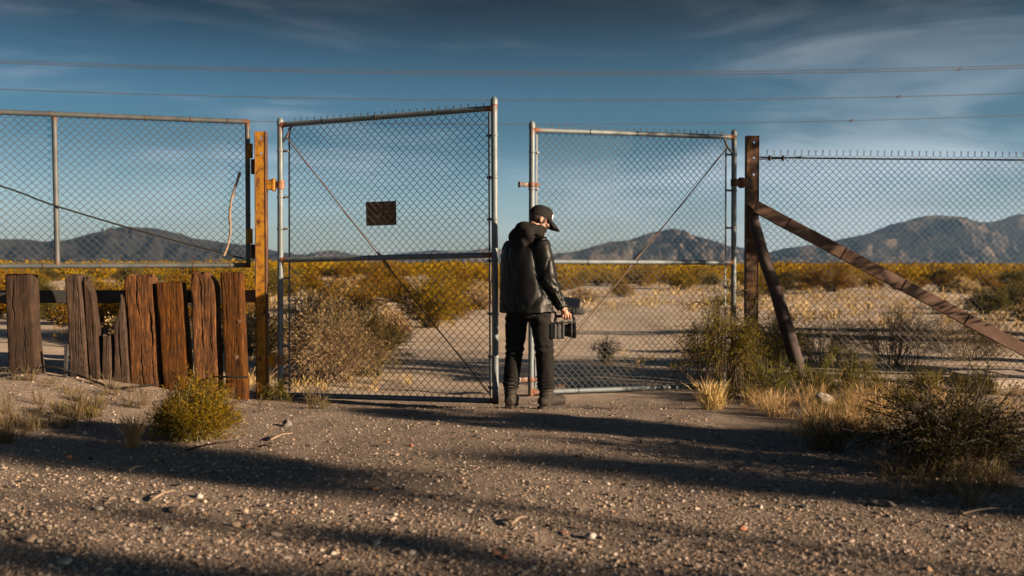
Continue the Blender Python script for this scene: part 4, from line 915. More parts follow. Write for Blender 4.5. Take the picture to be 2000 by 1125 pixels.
def put(k, x, y, sc, rz):
    if k not in first:
        r = thing('creosote_bush', blabel(k, x, y, sc), 'bush', (0, 0, 0), 'creosote scrub on the desert plain'); sb, lb, lm = protos[k]; obj('stems', sb, M_stem, r); obj('foliage', lb, lm, r); first[k] = r; o = r
        o.location = (x, y, float(gh(x, y)[0]) - .02); o.rotation_euler = (0, 0, rz); o.scale = (sc, sc, sc)
    else: dup(first[k], (x, y, float(gh(x, y)[0]) - .02), rz, sc, blabel(k, x, y, sc))
for x, y, k, sc in near: put(k, x, y, sc, rg.uniform(0, 6)); placed.append((x, y))
n_ = 0; tries = 0
while n_ < 270 and tries < 9000:
    tries += 1; y = 14 + 62 * rg.uniform(0, 1) ** .62; x = try_place(y)
    if x is None: continue
    k = int(rg.choice([0, 1, 2, 3, 4, 5], p=[.25, .22, .12, .19, .14, .08])); put(k, x, y, rg.uniform(.45, 1.2), rg.uniform(0, 6.3)); n_ += 1
settle('bush')
# scrub further out, read as one mass
fs = MB(); C_ = []; D_ = []
for nb, y0_, y1_, pw, per, ll_, lw_ in ((1150, 60, 130, 1.0, 120, .20, .13), (3400, 125, 620, 1.6, 34, .5, .34)):
    yy = y0_ + (y1_ - y0_) * rg.uniform(0, 1, nb) ** pw; xx = rg.uniform(-1, 1, nb) * (.62 * yy + 5); sz = rg.uniform(.6, 1.3, nb)
    u = rg.normal(size=(nb, per, 3)); u /= np.linalg.norm(u, axis=2, keepdims=True); u[..., 2] = np.abs(u[..., 2]); rr = rg.uniform(.35, 1, (nb, per, 1)) ** .5
    c = u * rr * np.stack([1.05 * sz, 1.05 * sz, .95 * sz], -1)[:, None, :]; c += np.stack([xx, yy, gh(xx, yy)], -1)[:, None, :]
    dv = u + rg.normal(0, .6, u.shape); dv /= np.linalg.norm(dv, axis=2, keepdims=True); leaves(fs, c.reshape(-1, 3), dv.reshape(-1, 3), ll_, lw_, rg)
obj('distant_scrub', fs, L_yellow, None, kind='stuff', label='yellow-green scrub covering the plain out to the mountains', cat='scrub')

# unseen growth past the right frame edge, placed and shaped for its shade: (s, a) are metres across and along the sunlight
ND = np.array([math.sin(SUN_SIDE), math.cos(SUN_SIDE)]); AD = np.array([math.cos(SUN_SIDE), -math.sin(SUN_SIDE)])
def sa(s, a): q = ND * s + AD * a; return (q[0], q[1], float(gh(q[0], q[1])[0]) - .02)
def offbush(seed, s, a, H, R, n, ll, lw, lab, upright=.7, lm=L_olive, nst=50):
    sb, lb = bush(seed, H, R, nst, 8, n, ll, lw, .014, .25, .05, 1.0, .1, .05, upright=upright); plant('creosote_bush', lab, sa(s, a), sb, lb, M_stem, lm)
def offtree(seed, s, a, zlo, zhi, R, n, ll, lab, lm=L_olive, lean=(0.0, 0.0)):
    ln = np.array([lean[0], lean[1], 0.0])
    rg = np.random.default_rng(seed); sb = MB(); lb = MB(); C_ = []; D_ = []
    for k in range(3):
        az = k * 2.1 + rg.uniform(0, 1); top = np.array([math.cos(az) * R * .4, math.sin(az) * R * .4, (zlo + zhi) / 2]) + ln; tr0 = curve([[0, 0, -.1], top * [.4, .4, .5] + rg.normal(0, .05, 3), top], 8); tube(sb, tr0, np.linspace(.05, .025, len(tr0)), 6, 0, False)
        for u_ in range(16):
            p0 = tr0[rg.integers(4 if not np.any(ln) else len(tr0) - 1, len(tr0))]; v_ = rg.normal(size=3); v_ /= np.linalg.norm(v_); e = np.array([v_[0] * R, v_[1] * R, (zlo + zhi) / 2 + v_[2] * (zhi - zlo) / 2]) + ln; w = curve([p0, (p0 + e) / 2 + rg.normal(0, .08, 3), e], 7); tube(sb, w, np.linspace(.014, .005, len(w)), 4, 0, False)
            m_ = n // 48; i_ = np.repeat(rg.integers(4, len(w), 3), m_ // 3 + 1)[:m_]; c = w[i_] + rg.normal(0, .085, (m_, 3)); C_.append(c); D_.append(rg.normal(0, 1, (m_, 3)))
    c = np.concatenate(C_); d = np.concatenate(D_); d /= np.linalg.norm(d, axis=1, keepdims=True); leaves(lb, c, d, ll, ll * .45, rg)
    r = thing('desert_tree', lab, 'tree', (0, 0, 0)); obj('trunk', sb, M_stem, r); obj('crown', lb, lm, r); r.location = sa(s, a)
offbush(401, 7.2, 6.0, 2.8, .40, 18000, .10, .05, 'dense tall bush past the right edge, its shade reaching the gate', .95)
offtree(402, 5.80, 16.0, 3.25, 4.5, .27, 5000, .085, 'leafy tree past the right edge, farthest along the track')
offtree(403, 3.0, 15.0, 3.0, 4.95, .92, 14000, .085, 'broad leafy tree past the right edge, nearest the camera')
offtree(404, 3.3, 16.5, 4.75, 5.5, .36, 5200, .085, 'tall thin tree leaning over past the right edge', L_olive, tuple(ND * 1.5))  # leans so that mainly its crown throws shade on the left ground
offtree(409, 10.2, 4.2, 3.25, 4.7, .50, 4500, .08, 'slender tree past the right edge behind the fence corner')
offbush(408, 5.95, 3.8, 1.1, .50, 7000, .07, .035, 'low bush past the right edge nearest the gravel track', .8)
offtree(405, 11.0, 2.7, 1.0, 3.7, 1.05, 7000, .075, 'tall loose desert tree past the right end of the fence')
offbush(407, 7.05, 4.3, 1.35, .62, 9000, .07, .035, 'broad low bush past the right edge next to the dark green one', .8)
for k, (s, a, H, R) in enumerate(((12.2, 2.6, 1.75, .35), (13.7, 3.0, 1.9, .30), (17.2, 4.0, 2.7, .8), (18.9, 6.0, 2.9, .6))):
    offbush(410 + k, s, a, H, R, 8000, .09, .045, ('bush beyond the fence past the right edge, nearest the fence', 'bush beyond the fence past the right edge, second from the fence', 'bush beyond the fence past the right edge, third from the fence', 'bush beyond the fence past the right edge, farthest out')[k], .8)

# ------------------------------------------------------------------ grass
def grass(cs, rg, n, h, spread, w=.004, mat=0, mb=None, bend=.5, seedhead=.4):
    """blades in tufts at the points cs"""
    mb = mb or MB(); cs = np.asarray(cs, float); T = len(cs); N = T * n
    h = np.broadcast_to(np.asarray(h, float), (T,))
    b = np.repeat(cs, n, 0); az = rg.uniform(0, 2 * math.pi, N); rr = np.abs(rg.normal(0, 1, N)) * np.repeat(np.broadcast_to(np.asarray(spread, float), (T,)), n); o_ = np.stack([np.cos(az), np.sin(az), np.zeros(N)], -1)
    b = b + o_ * rr[:, None] * .62; hh = np.repeat(h, n) * rg.uniform(.22, 1.0, N); k = rg.uniform(.05, bend + .25, N)
    az2 = az + rg.normal(0, .7, N); o2 = np.stack([np.cos(az2), np.sin(az2), np.zeros(N)], -1); sd = np.stack([-np.sin(az2), np.cos(az2), np.zeros(N)], -1)
    tw_ = rg.uniform(0, math.pi, N); sd = sd * np.cos(tw_)[:, None] + o2 * np.sin(tw_)[:, None]
    up = np.array([0, 0, 1.0]); wd = (w * .8 * rg.uniform(.6, 1.3, N))[:, None]
    p1 = b + (up * .5 + o2 * (k * .3)[:, None]) * hh[:, None]; p2 = b + (up * .85 + o2 * (k * .75)[:, None]) * hh[:, None]; p3 = b + (up * 1.0 + o2 * (k * 1.15)[:, None]) * hh[:, None]
    sh = (rg.uniform(0, 1, N) < seedhead)[:, None] * 1.6 + .6
    v = np.stack([b - sd * wd * .5, b + sd * wd * .5, p1 + sd * wd * .45, p1 - sd * wd * .45, p2 + sd * wd * .5 * sh, p2 - sd * wd * .5 * sh, p3], 1).reshape(-1, 3)
    i = np.arange(N)[:, None] * 7
    b0 = mb.n; mb.add(v, np.concatenate([i + [0, 1, 2, 3], i + [3, 2, 4, 5]]), mat); f3 = i + [5, 4, 6]; mb.f.append(f3 + b0); mb.m.append(np.full(len(f3), mat, np.int32)); return mb
def scatter(rg, boxes):
    out_ = []
    for x0, x1, y0, y1, n in boxes:
        for _ in range(n): out_.append(G(rg.uniform(x0, x1), rg.uniform(y0, y1)))
    return np.array(out_)
rg = np.random.default_rng(77)
gm = MB()
cs = scatter(rg, [(1365, 1500, 772, 800, 20), (1480, 1720, 778, 815, 56), (1530, 1760, 805, 858, 46), (1700, 2050, 770, 800, 26), (1850, 2100, 800, 900, 30)])
grass(cs, rg, 38, rg.uniform(.07, .23, len(cs)), .06, .0032, 0, gm, bend=.8)
cs = scatter(rg, [(1390, 1480, 775, 790, 8), (1560, 1950, 745, 775, 50), (1600, 1800, 780, 830, 14)]); grass(cs, rg, 46, rg.uniform(.12, .28, len(cs)), .06, .004, 1, gm)
obj('dry_grass', gm, [L_grass, L_grassg], None, kind='stuff', label='dry golden grass along the foot of the fence at the right', cat='grass')
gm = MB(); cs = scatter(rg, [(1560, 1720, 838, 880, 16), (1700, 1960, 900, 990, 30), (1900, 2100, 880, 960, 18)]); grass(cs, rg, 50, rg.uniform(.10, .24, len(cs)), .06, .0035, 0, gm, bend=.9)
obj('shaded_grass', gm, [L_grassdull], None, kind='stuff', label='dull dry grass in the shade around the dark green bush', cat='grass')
gm = MB(); cs = scatter(rg, [(-150, 60, 805, 868, 40), (60, 190, 780, 842, 32), (190, 300, 750, 800, 8), (440, 640, 765, 800, 16), (0, 200, 745, 790, 12), (490, 560, 755, 775, 8)]); grass(cs, rg, 42, rg.uniform(.07, .20, len(cs)) , .05, .0038, 0, gm)
cs = scatter(rg, [(100, 200, 770, 815, 12), (560, 640, 770, 790, 6)]); grass(cs, rg, 40, rg.uniform(.06, .12, len(cs)), .06, .004, 1, gm)
obj('dry_grass', gm, [L_grassdull, L_grassg], None, kind='stuff', label='thin dry grass below the timber posts at the left', cat='grass')
gm = MB(); p = G(255, 874); grass([p, p + [.02, .02, 0]], rg, 90, .24, .035, .0045, 0, gm, bend=.35, seedhead=.8); obj('grass_tuft', gm, [L_grass], None, False, 'single pale upright grass tuft on the dirt left of the round yellow-green shrub', 'grass tuft', loc=p)
gm = MB(); p = G(1392, 800); grass([p, p + [.05, .03, 0], p + [-.05, .02, 0]], rg, 90, .27, .05, .0045, 0, gm, bend=.5, seedhead=.9); obj('grass_tuft', gm, [L_grass], None, False, 'tall golden grass tuft at the left end of the grass by the right gate leaf', 'grass tuft', loc=p)
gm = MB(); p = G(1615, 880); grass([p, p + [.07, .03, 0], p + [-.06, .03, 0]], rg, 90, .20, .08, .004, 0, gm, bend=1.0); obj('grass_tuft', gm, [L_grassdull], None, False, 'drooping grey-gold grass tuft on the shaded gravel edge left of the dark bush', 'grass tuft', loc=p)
gm = MB(); p = G(1075 + 22, 762); grass([p], rg, 60, .09, .04, .004, 0, gm); obj('grass_tuft', gm, [L_grass], None, False, 'tiny pale grass tuft under the right gate leaf beside the boot', 'grass tuft', loc=p)
gm = MB(); cs = scatter(rg, [(560, 800, 735, 765, 26), (1150, 1360, 690, 745, 14), (430, 540, 740, 765, 14)]); grass(cs, rg, 30, rg.uniform(.06, .16, len(cs)), .06, .004, 0, gm)
obj('dry_grass', gm, [L_grass], None, kind='stuff', label='low dry grass on the sand just behind the gate leaves', cat='grass')

gm = MB(); cs = []
while len(cs) < 900:
    y = 15 + 36 * rg.uniform(0, 1) ** .7; x = rg.uniform(-.58, .58) * y; px = 1000 + F_PX * x / y
    if (760 < px < 1420 and y < 25) or fbm(np.array([[x * .25, y * .18, 3.0]]), 2, 5)[0] < (.02 if px > 700 else -.15): continue
    cs.append([x, y, gh(x, y)[0] - .01])
grass(np.array(cs), rg, 16, rg.uniform(.10, .34, len(cs)), .16, .022, 0, gm, bend=1.0)
obj('dry_brush', gm, [L_pale], None, kind='stuff', label='low dry brush dotted over the pale sand beyond the fence', cat='brush')

# ------------------------------------------------------------------ stones and litter
ICO = None
def ico():
    bm = bmesh.new(); bmesh.ops.create_icosphere(bm, subdivisions=1, radius=1.0); v = np.array([x.co[:] for x in bm.verts]); f = np.array([[q.index for q in x.verts] for x in bm.faces]); bm.free(); return v, f
IV, IF = ico()
OV = np.array([[1, 0, 0], [-1, 0, 0], [0, 1, 0], [0, -1, 0], [0, 0, 1], [0, 0, -1]], float); OF = np.array([[0, 2, 4], [2, 1, 4], [1, 3, 4], [3, 0, 4], [2, 0, 5], [1, 2, 5], [3, 1, 5], [0, 3, 5]])
def gravel(rg, n, lo, hi, bv, bf, y0=772, y1=1180):
    px = rg.uniform(-350, 2350, n); py = y0 + (y1 - y0) * rg.uniform(0, 1, n)
    d = np.stack([(px - 1000) / F_PX, np.ones(n), -(py - 515) / F_PX], -1); t = -CAM[2] / d[:, 2]; x = d[:, 0] * t; y = d[:, 1] * t
    keep = (y < 9.7) & ~((x > 1.6) & (y > 7.4)); x, y = x[keep], y[keep]; n = len(x); z = gh(x, y)
    r = lo * (hi / lo) ** (rg.uniform(0, 1, n) ** 2.2)
    sc = np.stack([r * rg.uniform(.75, 1.35, n), r * rg.uniform(.75, 1.35, n), r * rg.uniform(.45, .85, n)], -1)
    v = bv[None] * (1 + rg.normal(0, .17, (n, len(bv), 1))) * sc[:, None, :]
    a = rg.uniform(0, 6.28, n); ca, sa_ = np.cos(a)[:, None], np.sin(a)[:, None]; v = np.stack([v[..., 0] * ca - v[..., 1] * sa_, v[..., 0] * sa_ + v[..., 1] * ca, v[..., 2] + v[..., 0] * .2], -1)
    v += np.stack([x, y, z + sc[:, 2] * .25], -1)[:, None, :]
    f = (bf[None] + np.arange(n)[:, None, None] * len(bv)).reshape(-1, 3)
    return v.reshape(-1, 3), f
rg = np.random.default_rng(31); gv = MB()
gv.add(*gravel(rg, 95000, .0028, .008, OV, OF)); gv.add(*gravel(rg, 11000, .006, .014, IV, IF)); gv.add(*gravel(rg, 220, .012, .022, IV, IF))
obj('gravel', gv, M_gravel, None, kind='stuff', label='loose gravel strewn over the dirt track', cat='gravel')
def stone(px, py, r, mt, label, seed, flat=.65, group='loose stones on the dirt track'):
    bm = bmesh.new(); bmesh.ops.create_icosphere(bm, subdivisions=3, radius=1.0); v = np.array([x.co[:] for x in bm.verts]); f = np.array([[q.index for q in x.verts] for x in bm.faces]); bm.free()
    n = fbm(v * 1.3 + seed * 3.3, 3, seed); v = v * (1 + .42 * n[:, None]); rg = np.random.default_rng(seed)
    for _ in range(6):
        q = unit(rg.normal(size=3)); d = v @ q; lim = rg.uniform(.55, .8); v = v - np.maximum(d - lim, 0)[:, None] * q * .9
    p = G(px, py); v = v * [r * rg.uniform(.9, 1.3), r * rg.uniform(.8, 1.1), r * flat]; mb = MB(); mb.add(v + p + [0, 0, r * flat * .45], f)
    obj('stone', mb, mt, None, False, label, 'stone', group, loc=p)
plain = {'w': 'small pale stone lying loose on the gravel track', 't': 'small tan stone lying loose on the gravel track', 'r': 'small red-brown stone lying loose on the gravel track', 'g': 'small grey stone lying loose on the gravel track', 'd': 'small dark stone lying loose on the gravel track'}
MS = {'w': M_stonewhite, 't': M_stonetan, 'r': M_stonered, 'g': M_stonegrey, 'd': M_stonedark}
stone(1610, 790, .085, M_stonewhite, 'large pale rock in the dry grass under the long beam', 3, .95)
stone(387, 972, .026, M_stonewhite, 'round white stone beside the dry stick on the gravel', 4, .8)
stone(127, 1103, .030, M_stonewhite, 'flat white stone at the lower left corner of the track', 5, .6)
stone(1152, 1052, .026, M_stonewhite, 'white faceted stone on the sunlit gravel in the middle of the track', 6, .8)
stone(560, 832, .040, M_stonegrey, 'rounded grey-brown stone on the dirt right of the round shrub', 7, .8)
stone(135, 896, .030, M_stonered, 'reddish stone in the shadow left of the track', 8, .7)
stone(60, 1057, .026, M_stonetan, 'tan stone near the lower left edge of the track', 9, .7)
stone(322, 870, .030, M_stonegrey, 'grey stone at the foot of the round yellow-green shrub', 10, .6)
for k, (px, py, r, c) in enumerate(((194, 996, .020, 'w'), (520, 990, .018, 'w'), (478, 1000, .02, 't'), (462, 1028, .022, 't'), (486, 1030, .016, 'r'), (322, 1036, .022, 'd'), (40, 1034, .016, 'w'), (500, 1040, .014, 'w'), (917, 998, .015, 'w'), (1100, 1042, .014, 'r'), (968, 1082, .018, 'r'), (985, 1090, .016, 'r'), (735, 1062, .018, 'w'), (805, 1082, .016, 'w'), (772, 1006, .014, 'w'), (1290, 1060, .02, 'g'), (1040, 1112, .016, 'w'), (1178, 935, .014, 'd'), (1484, 992, .02, 'w'), (1570, 992, .022, 'g'), (1740, 990, .030, 'd'), (1705, 985, .030, 'd'), (1620, 1015, .014, 'd'), (1450, 1035, .016, 'r'), (1210, 780, .016, 'd'), (1068, 835, .014, 'd'), (803, 872, .02, 'r'), (730, 956, .02, 'r'), (600, 912, .014, 'g'), (250, 945, .013, 'w'), (1860, 1052, .016, 'g'), (1915, 1080, .015, 't'), (165, 848, .02, 'w'), (95, 765, .02, 'g'), (1290, 800, .014, 't'), (1520, 1060, .013, 'w'), (1350, 960, .013, 'w'))):
    stone(px, py, r, MS[c], '%s, %s, %s' % (plain[c].replace(' lying loose on the gravel track', ''), 'near the gate' if py < 880 else 'mid track' if py < 1000 else 'near end of track', 'before the timber posts' if px < 500 else 'before the left gate' if px < 960 else 'before the right gate' if px < 1440 else 'before the right-hand fence'), 20 + k, .7)
settle('stone')
def stick(px0, py0, px1, py1, r, mt, label, seed, lift=.012):
    r = r * .62
    a = G(px0, py0) + [0, 0, lift]; b = G(px1, py1) + [0, 0, lift + .01]; q = curve([a, (a + b) / 2 + [0, .01, .012], b], 16); q += .3 * r * np.stack([vnoise(q * 30, seed), vnoise(q * 30, seed + 1), vnoise(q * 30, seed + 2)], -1)
    mb = MB(); tube(mb, q, r * (1 - .5 * np.linspace(-.2, 1, len(q))) * (1 + .25 * vnoise(q * 50, seed + 3)), 7); obj('stick', mb, mt, None, True, label, 'stick', 'dry sticks on the ground', loc=a)
stick(296, 981, 342, 966, .011, M_twig, 'pale dry stick on the gravel left of the round white stone', 1)
stick(343, 1004, 368, 994, .012, M_twig, 'short pale wood chip on the gravel below the round white stone', 2)
stick(252, 923, 282, 919, .012, M_twig, 'short tan stick in the shadow band at the left of the track', 3)
stick(362, 884, 465, 866, .010, M_woodgrey, 'long grey stick on the ground before the round shrub', 4)
stick(528, 862, 572, 852, .012, M_twig, 'pale broken stick on the ground right of the round shrub', 5)
stick(442, 800, 482, 788, .030, M_woodgrey, 'dark chunk of driftwood at the foot of the last timber post', 6, .02)
stick(998, 1030, 1030, 1018, .013, M_twig, 'tan wood chip on the sunlit gravel in the middle of the track', 7)
stick(505, 876, 530, 880, .008, M_woodgrey, 'dark twig on the ground between shrub and track', 8)
stick(1880, 1007, 1990, 1003, .009, M_twig, 'grey fallen branch on the ground below the dark green bush', 9)
stick(1800, 775, 1850, 745, .012, M_twig, 'bleached stick leaning in the grass before the concrete slab', 10, .03)
sl_ = MB(); p0 = P(1965, 722, 10.0)
for k, (px, w_, d_, yy_) in enumerate(((1935, .40, .55, 9.75), (2005, .36, .60, 9.78))):
    pass
sroot = thing('concrete_slab', 'cracked concrete slab lying by the fence at the far right', 'slab', (P(1975, 720, 10.0)[0], 10.0, .1))
for k, (px, w_) in enumerate(((1926, .34), (1990, .30), (2056, .34))):
    b = MB(); x = P(px, 722, 10.0)[0]; box(b, (x, 10.0, .085 + .006 * k), (w_, .85, .09), np.array(Matrix.Rotation(R_(-1 + k), 3, 'Y')) @ np.array(Matrix.Rotation(R_(3 - 2 * k), 3, 'Z')), .012, seg=2); obj('slab_piece', b, M_concrete, sroot)

# ------------------------------------------------------------------ the man
PX, PY = (1030 - 1000) / F_PX * 8.52, 8.52
GZ = float(gh(PX, PY)[0])
man = thing('person', 'man in black cap and leather jacket at the gate, looking down, holding a video camera', 'person', (PX, PY, GZ))
O = np.array([PX, PY, GZ]); HD = R_(40)
RV = np.array([math.cos(HD), -math.sin(HD), 0]); FV = np.array([math.sin(HD), math.cos(HD), 0]); UZ = np.array([0, 0, 1.0])
def A3(*p): return np.array(p, float)
# head axes
HY, HP = R_(70), R_(24)
f0 = A3(math.sin(HY), math.cos(HY), 0); hf = math.cos(HP) * f0 - math.sin(HP) * UZ; hu = math.sin(HP) * f0 + math.cos(HP) * UZ; hr = np.cross(hf, hu)
HR = np.stack([hr, hf, hu], -1); HC = A3(.110, 0.0, 1.612)
def hp(x, y, z): return HC + HR @ A3(x, y, z)
Rs, Re, Rw = A3(.112, -.115, 1.405), A3(.172, -.14, 1.115), A3(.296, -.085, .862)
Ls, Le, Lw = A3(-.155, .125, 1.385), A3(-.165, .185, 1.12), A3(-.05, .27, .95)
legR = [A3(.082, -.05, .92), A3(.124, -.05, .69), A3(.148, -.04, .49), A3(.155, -.012, .32), A3(.163, 0, .12)]
legL = [A3(-.082, .05, .92), A3(-.098, .06, .69), A3(-.108, .06, .49), A3(-.13, .055, .32), A3(-.145, .05, .12)]
# body: one skin from head to feet
bd = MB()
ell(bd, hp(0, -.012, .03), (.074, .096, .092), HR, 24, 16); ell(bd, hp(0, .022, -.045), (.058, .064, .068), HR, 20, 12); ell(bd, hp(0, .066, -.088), (.026, .024, .022), HR)
ell(bd, hp(0, .094, -.012), (.012, .020, .026), HR, 12, 8); ell(bd, hp(0, .105, -.028), (.016, .014, .011), HR, 12, 8); ell(bd, hp(0, .078, .022), (.05, .022, .014), HR, 16, 8)
ell(bd, hp(0, .082, -.058), (.024, .011, .006), HR, 12, 8); ell(bd, hp(0, .080, -.068), (.021, .011, .007), HR, 12, 8)
for s in (-1, 1):
    ell(bd, hp(s * .076, -.020, -.006), (.0085, .017, .026), HR, 12, 10); ell(bd, hp(s * .073, -.014, -.026), (.008, .010, .010), HR, 12, 8); ell(bd, hp(s * .040, .062, -.022), (.026, .026, .022), HR, 12, 8)
tube(bd, [A3(.02, 0, 1.43), A3(.05, 0, 1.50), hp(0, -.035, -.06), hp(0, -.02, 0)], [.075, .06, .056, .05], 18)
eloft(bd, [((-.02, 0, .88), RV, FV, .16, .11), ((-.025, 0, 1.0), RV, FV, .165, .115), ((-.03, 0, 1.15), RV, FV, .16, .11), ((-.03, 0, 1.30), RV, FV, .185, .115), ((-.02, 0, 1.40), RV, FV, .17, .09), ((0, 0, 1.46), RV, FV, .08, .065)])
for a_, b_, c_ in ((Rs, Re, Rw), (Ls, Le, Lw)): tube(bd, [a_, (a_ + b_) / 2, b_, b_ * .6 + c_ * .4, c_, c_ + unit(c_ - b_) * .03], [.055, .05, .042, .042, .028, .028], 14)
for lg in (legR, legL): tube(bd, lg, [.085, .075, .055, .055, .04], 14)
# right hand closed over the camera's top handle (handle runs left-right)
HX = A3(.330, -.078, .792); fw = A3(1, .0, 0); 
wr = Rw + unit(Rw - Re) * .02
tube(bd, [wr, A3(.318, -.086, .828), A3(.326, -.088, .806)], [.027, .030, .026], 12); ell(bd, A3(.325, -.094, .806), (.043, .017, .030), None, 14, 10)
for k, (dx, ln) in enumerate(((.036, .9), (.014, 1.0), (-.008, .96), (-.029, .82))):
    c_ = HX + A3(dx - .003, 0, 0); r_ = .0095 - .0007 * k; q = [c_ + A3(0, -.016, .020), c_ + A3(0, -.030, .004), c_ + A3(0, -.026, -.016 * ln), c_ + A3(0, -.006, -.026 * ln), c_ + A3(0, .010, -.020 * ln)]
    tube(bd, curve(q, 14), np.linspace(r_, r_ * .8, len(curve(q, 14))), 10)
q = [HX + A3(-.022, -.005, .030), HX + A3(-.004, .016, .030), HX + A3(.018, .026, .018), HX + A3(.034, .024, .004)]; tube(bd, curve(q, 12), np.linspace(.012, .009, len(curve(q, 12))), 10)
# left hand, relaxed in front of the body
lw2 = Lw + unit(Lw - Le) * .05; ell(bd, lw2, (.022, .036, .045), None, 14, 10)
for k in range(4):
    b_ = lw2 + A3(.012, -.024 + .016 * k, -.03); q = [b_, b_ + A3(.012, 0, -.03), b_ + A3(.006, 0, -.052), b_ + A3(-.012, 0, -.062)]; tube(bd, curve(q, 10), .0085, 8)
q = [lw2 + A3(.02, -.02, .01), lw2 + A3(.04, -.03, -.01), lw2 + A3(.045, -.03, -.035)]; tube(bd, curve(q, 8), .0095, 8)
for lg, fd in ((legR, unit(A3(.75, .62, 0))), (legL, unit(A3(.16, 1, 0)))):
    tube(bd, [lg[-1], A3(lg[-1][0], lg[-1][1], .05), lg[-1] * [1, 1, 0] + fd * .10 + A3(0, 0, .035), lg[-1] * [1, 1, 0] + fd * .17 + A3(0, 0, .03)], [.04, .042, .034, .026], 12)
v, nn, f4, f3 = remesh(bd, .0055, 2, .4)
loc = (v - HC) @ HR
beard = ss(.0, -.03, loc[:, 2]) * ss(-.03, .01, loc[:, 1]) * ss(-.14, -.11, loc[:, 2]) * (v[:, 2] > 1.45)
lip = np.exp(-((loc[:, 2] + .062) / .010) ** 2) * (np.abs(loc[:, 0]) < .024) * (loc[:, 1] > .07); beard = beard * (1 - lip)
mb = remeshed(v + O, f4, f3); mb.r = [beard * 1.1]
body = obj('body', mb, M_skin, man, True)
for s in (-1, 1):
    e = MB(); ell(e, hp(s * .031, .076, .004) + O, (.0125, .0125, .0125), None, 14, 10); obj('eye', e, M_white, man, True)
    e2 = MB(); ell(e2, hp(s * .031, .0845, .003) + O, (.0065, .0055, .0065), HR, 10, 8); obj('iris', e2, M_hair, bpy.data.objects[obj.__name__] if False else man, True)
hb = MB(); ell(hb, hp(0, -.016, .028), (.0775, .098, .094), HR, 32, 24); v = np.concatenate(hb.v); l = (v - HC) @ HR
v2, n2, q4, q3 = remesh(hb, .006, 1)
l = (v2 - HC) @ HR; keepv = (l[:, 1] < .03 - .0 * l[:, 2]) & (l[:, 2] > -.052 + .25 * np.maximum(l[:, 1] + .04, 0)) & (l[:, 2] < .07)
keepf = keepv[q4].all(1); mb = remeshed(v2 + O, q4[keepf], np.zeros((0, 3), int)); obj('hair', mb, M_hair, man, True)
# cap
cp = MB(); nu_, nv_ = 40, 14; vv = []
for iv in range(nv_ + 1):
    ph = iv / nv_ * math.pi / 2
    for iu in range(nu_):
        a = iu / nu_ * 2 * math.pi; x = math.cos(a) * math.cos(ph) ** .8; y = math.sin(a) * math.cos(ph) ** .8; z = math.sin(ph) ** 1.0
        front = max(0, y); vv.append(hp(.083 * x, -.012 + .106 * y, .022 + .018 * front + .102 * z * (1 + .10 * front)))
vv = np.array(vv); seam = np.tile(np.cos(np.arange(nu_) / nu_ * 2 * math.pi * 6), nv_ + 1)
vv = HC + (vv - HC) * (1 - .006 * np.clip(seam, .8, 1)[:, None] * 3 + .014)
i = np.arange(nv_)[:, None] * nu_; j = np.arange(nu_)[None]; k = (j + 1) % nu_
cp.add(vv + O, np.stack([i + j, i + k, i + nu_ + k, i + nu_ + j], -1).reshape(-1, 4))
# sweatband inside
cap = obj('cap', cp, M_cap, man, True)
bt_ = MB(); p = hp(0, -.012, .126) + O; ell(bt_, p, (.010, .010, .005), HR, 10, 6); obj('button', bt_, M_cap, cap, True)
brm = MB(); nb_, na_ = 8, 20; T_ = []; Bm = []
for ib in range(nb_ + 1):
    for ia in range(na_ + 1):
        a = -1.15 + 2.3 * ia / na_; t_ = ib / nb_; x = math.sin(a) * (.084 + .004 * t_); y0 = -.012 + .104 * math.cos(a); ext = .108 * math.cos(a * .80) ** .7
        y = y0 + ext * t_; z = .036 - .30 * ext * t_ - 2.6 * x * x * (.45 + .55 * t_) - .020 * t_ * t_; T_.append(hp(x, y, z + .0025)); Bm.append(hp(x, y, z - .0025))
T_ = np.array(T_); Bm = np.array(Bm); n_b = len(T_); w_ = na_ + 1; i = np.arange(nb_)[:, None] * w_; j = np.arange(na_)[None]
q = np.stack([i + j, i + j + 1, i + w_ + j + 1, i + w_ + j], -1).reshape(-1, 4); per_ = list(range(w_)) + [r * w_ + na_ for r in range(1, nb_ + 1)] + [nb_ * w_ + c for c in range(na_ - 1, -1, -1)] + [r * w_ for r in range(nb_ - 1, 0, -1)]
per_ = np.array(per_); nx_ = np.roll(per_, -1)
brm.add(np.concatenate([T_, Bm]) + O, np.concatenate([q, q[:, ::-1] + n_b, np.stack([per_, nx_, nx_ + n_b, per_ + n_b], -1)])); obj('brim', brm, M_cap, cap, True)
def emblem(r0, r1, lift, mt, nm_):
    m_ = MB(); n = 28; vv = []
    for rr_ in (r0, r1):
        for a in np.arange(n) * 2 * math.pi / n:
            u_, w__ = rr_ * .8 * math.cos(a), rr_ * math.sin(a); an = R_(28); x = math.sin(an + u_ / .09) ; y = math.cos(an + u_ / .09); z_ = (.028 + w__)
            ph = math.asin(min(1, z_ / .112)); k_ = math.cos(ph) ** .8
            vv.append(hp((.083 * 1.012 + lift) * x * k_, -.012 + (.106 * 1.012 + lift) * y * k_, .022 + .018 * y + z_))
    q = np.arange(n); k = (q + 1) % n; m_.add(np.array(vv) + O, np.stack([q, k, n + k, n + q], -1)); obj(nm_, m_, mt, cap, True)
emblem(.0070, .0190, .0015, M_white, 'emblem_letter'); emblem(.0185, .0225, .0010, M_red, 'emblem_border'); emblem(.0050, .0075, .0012, M_red, 'emblem_border')
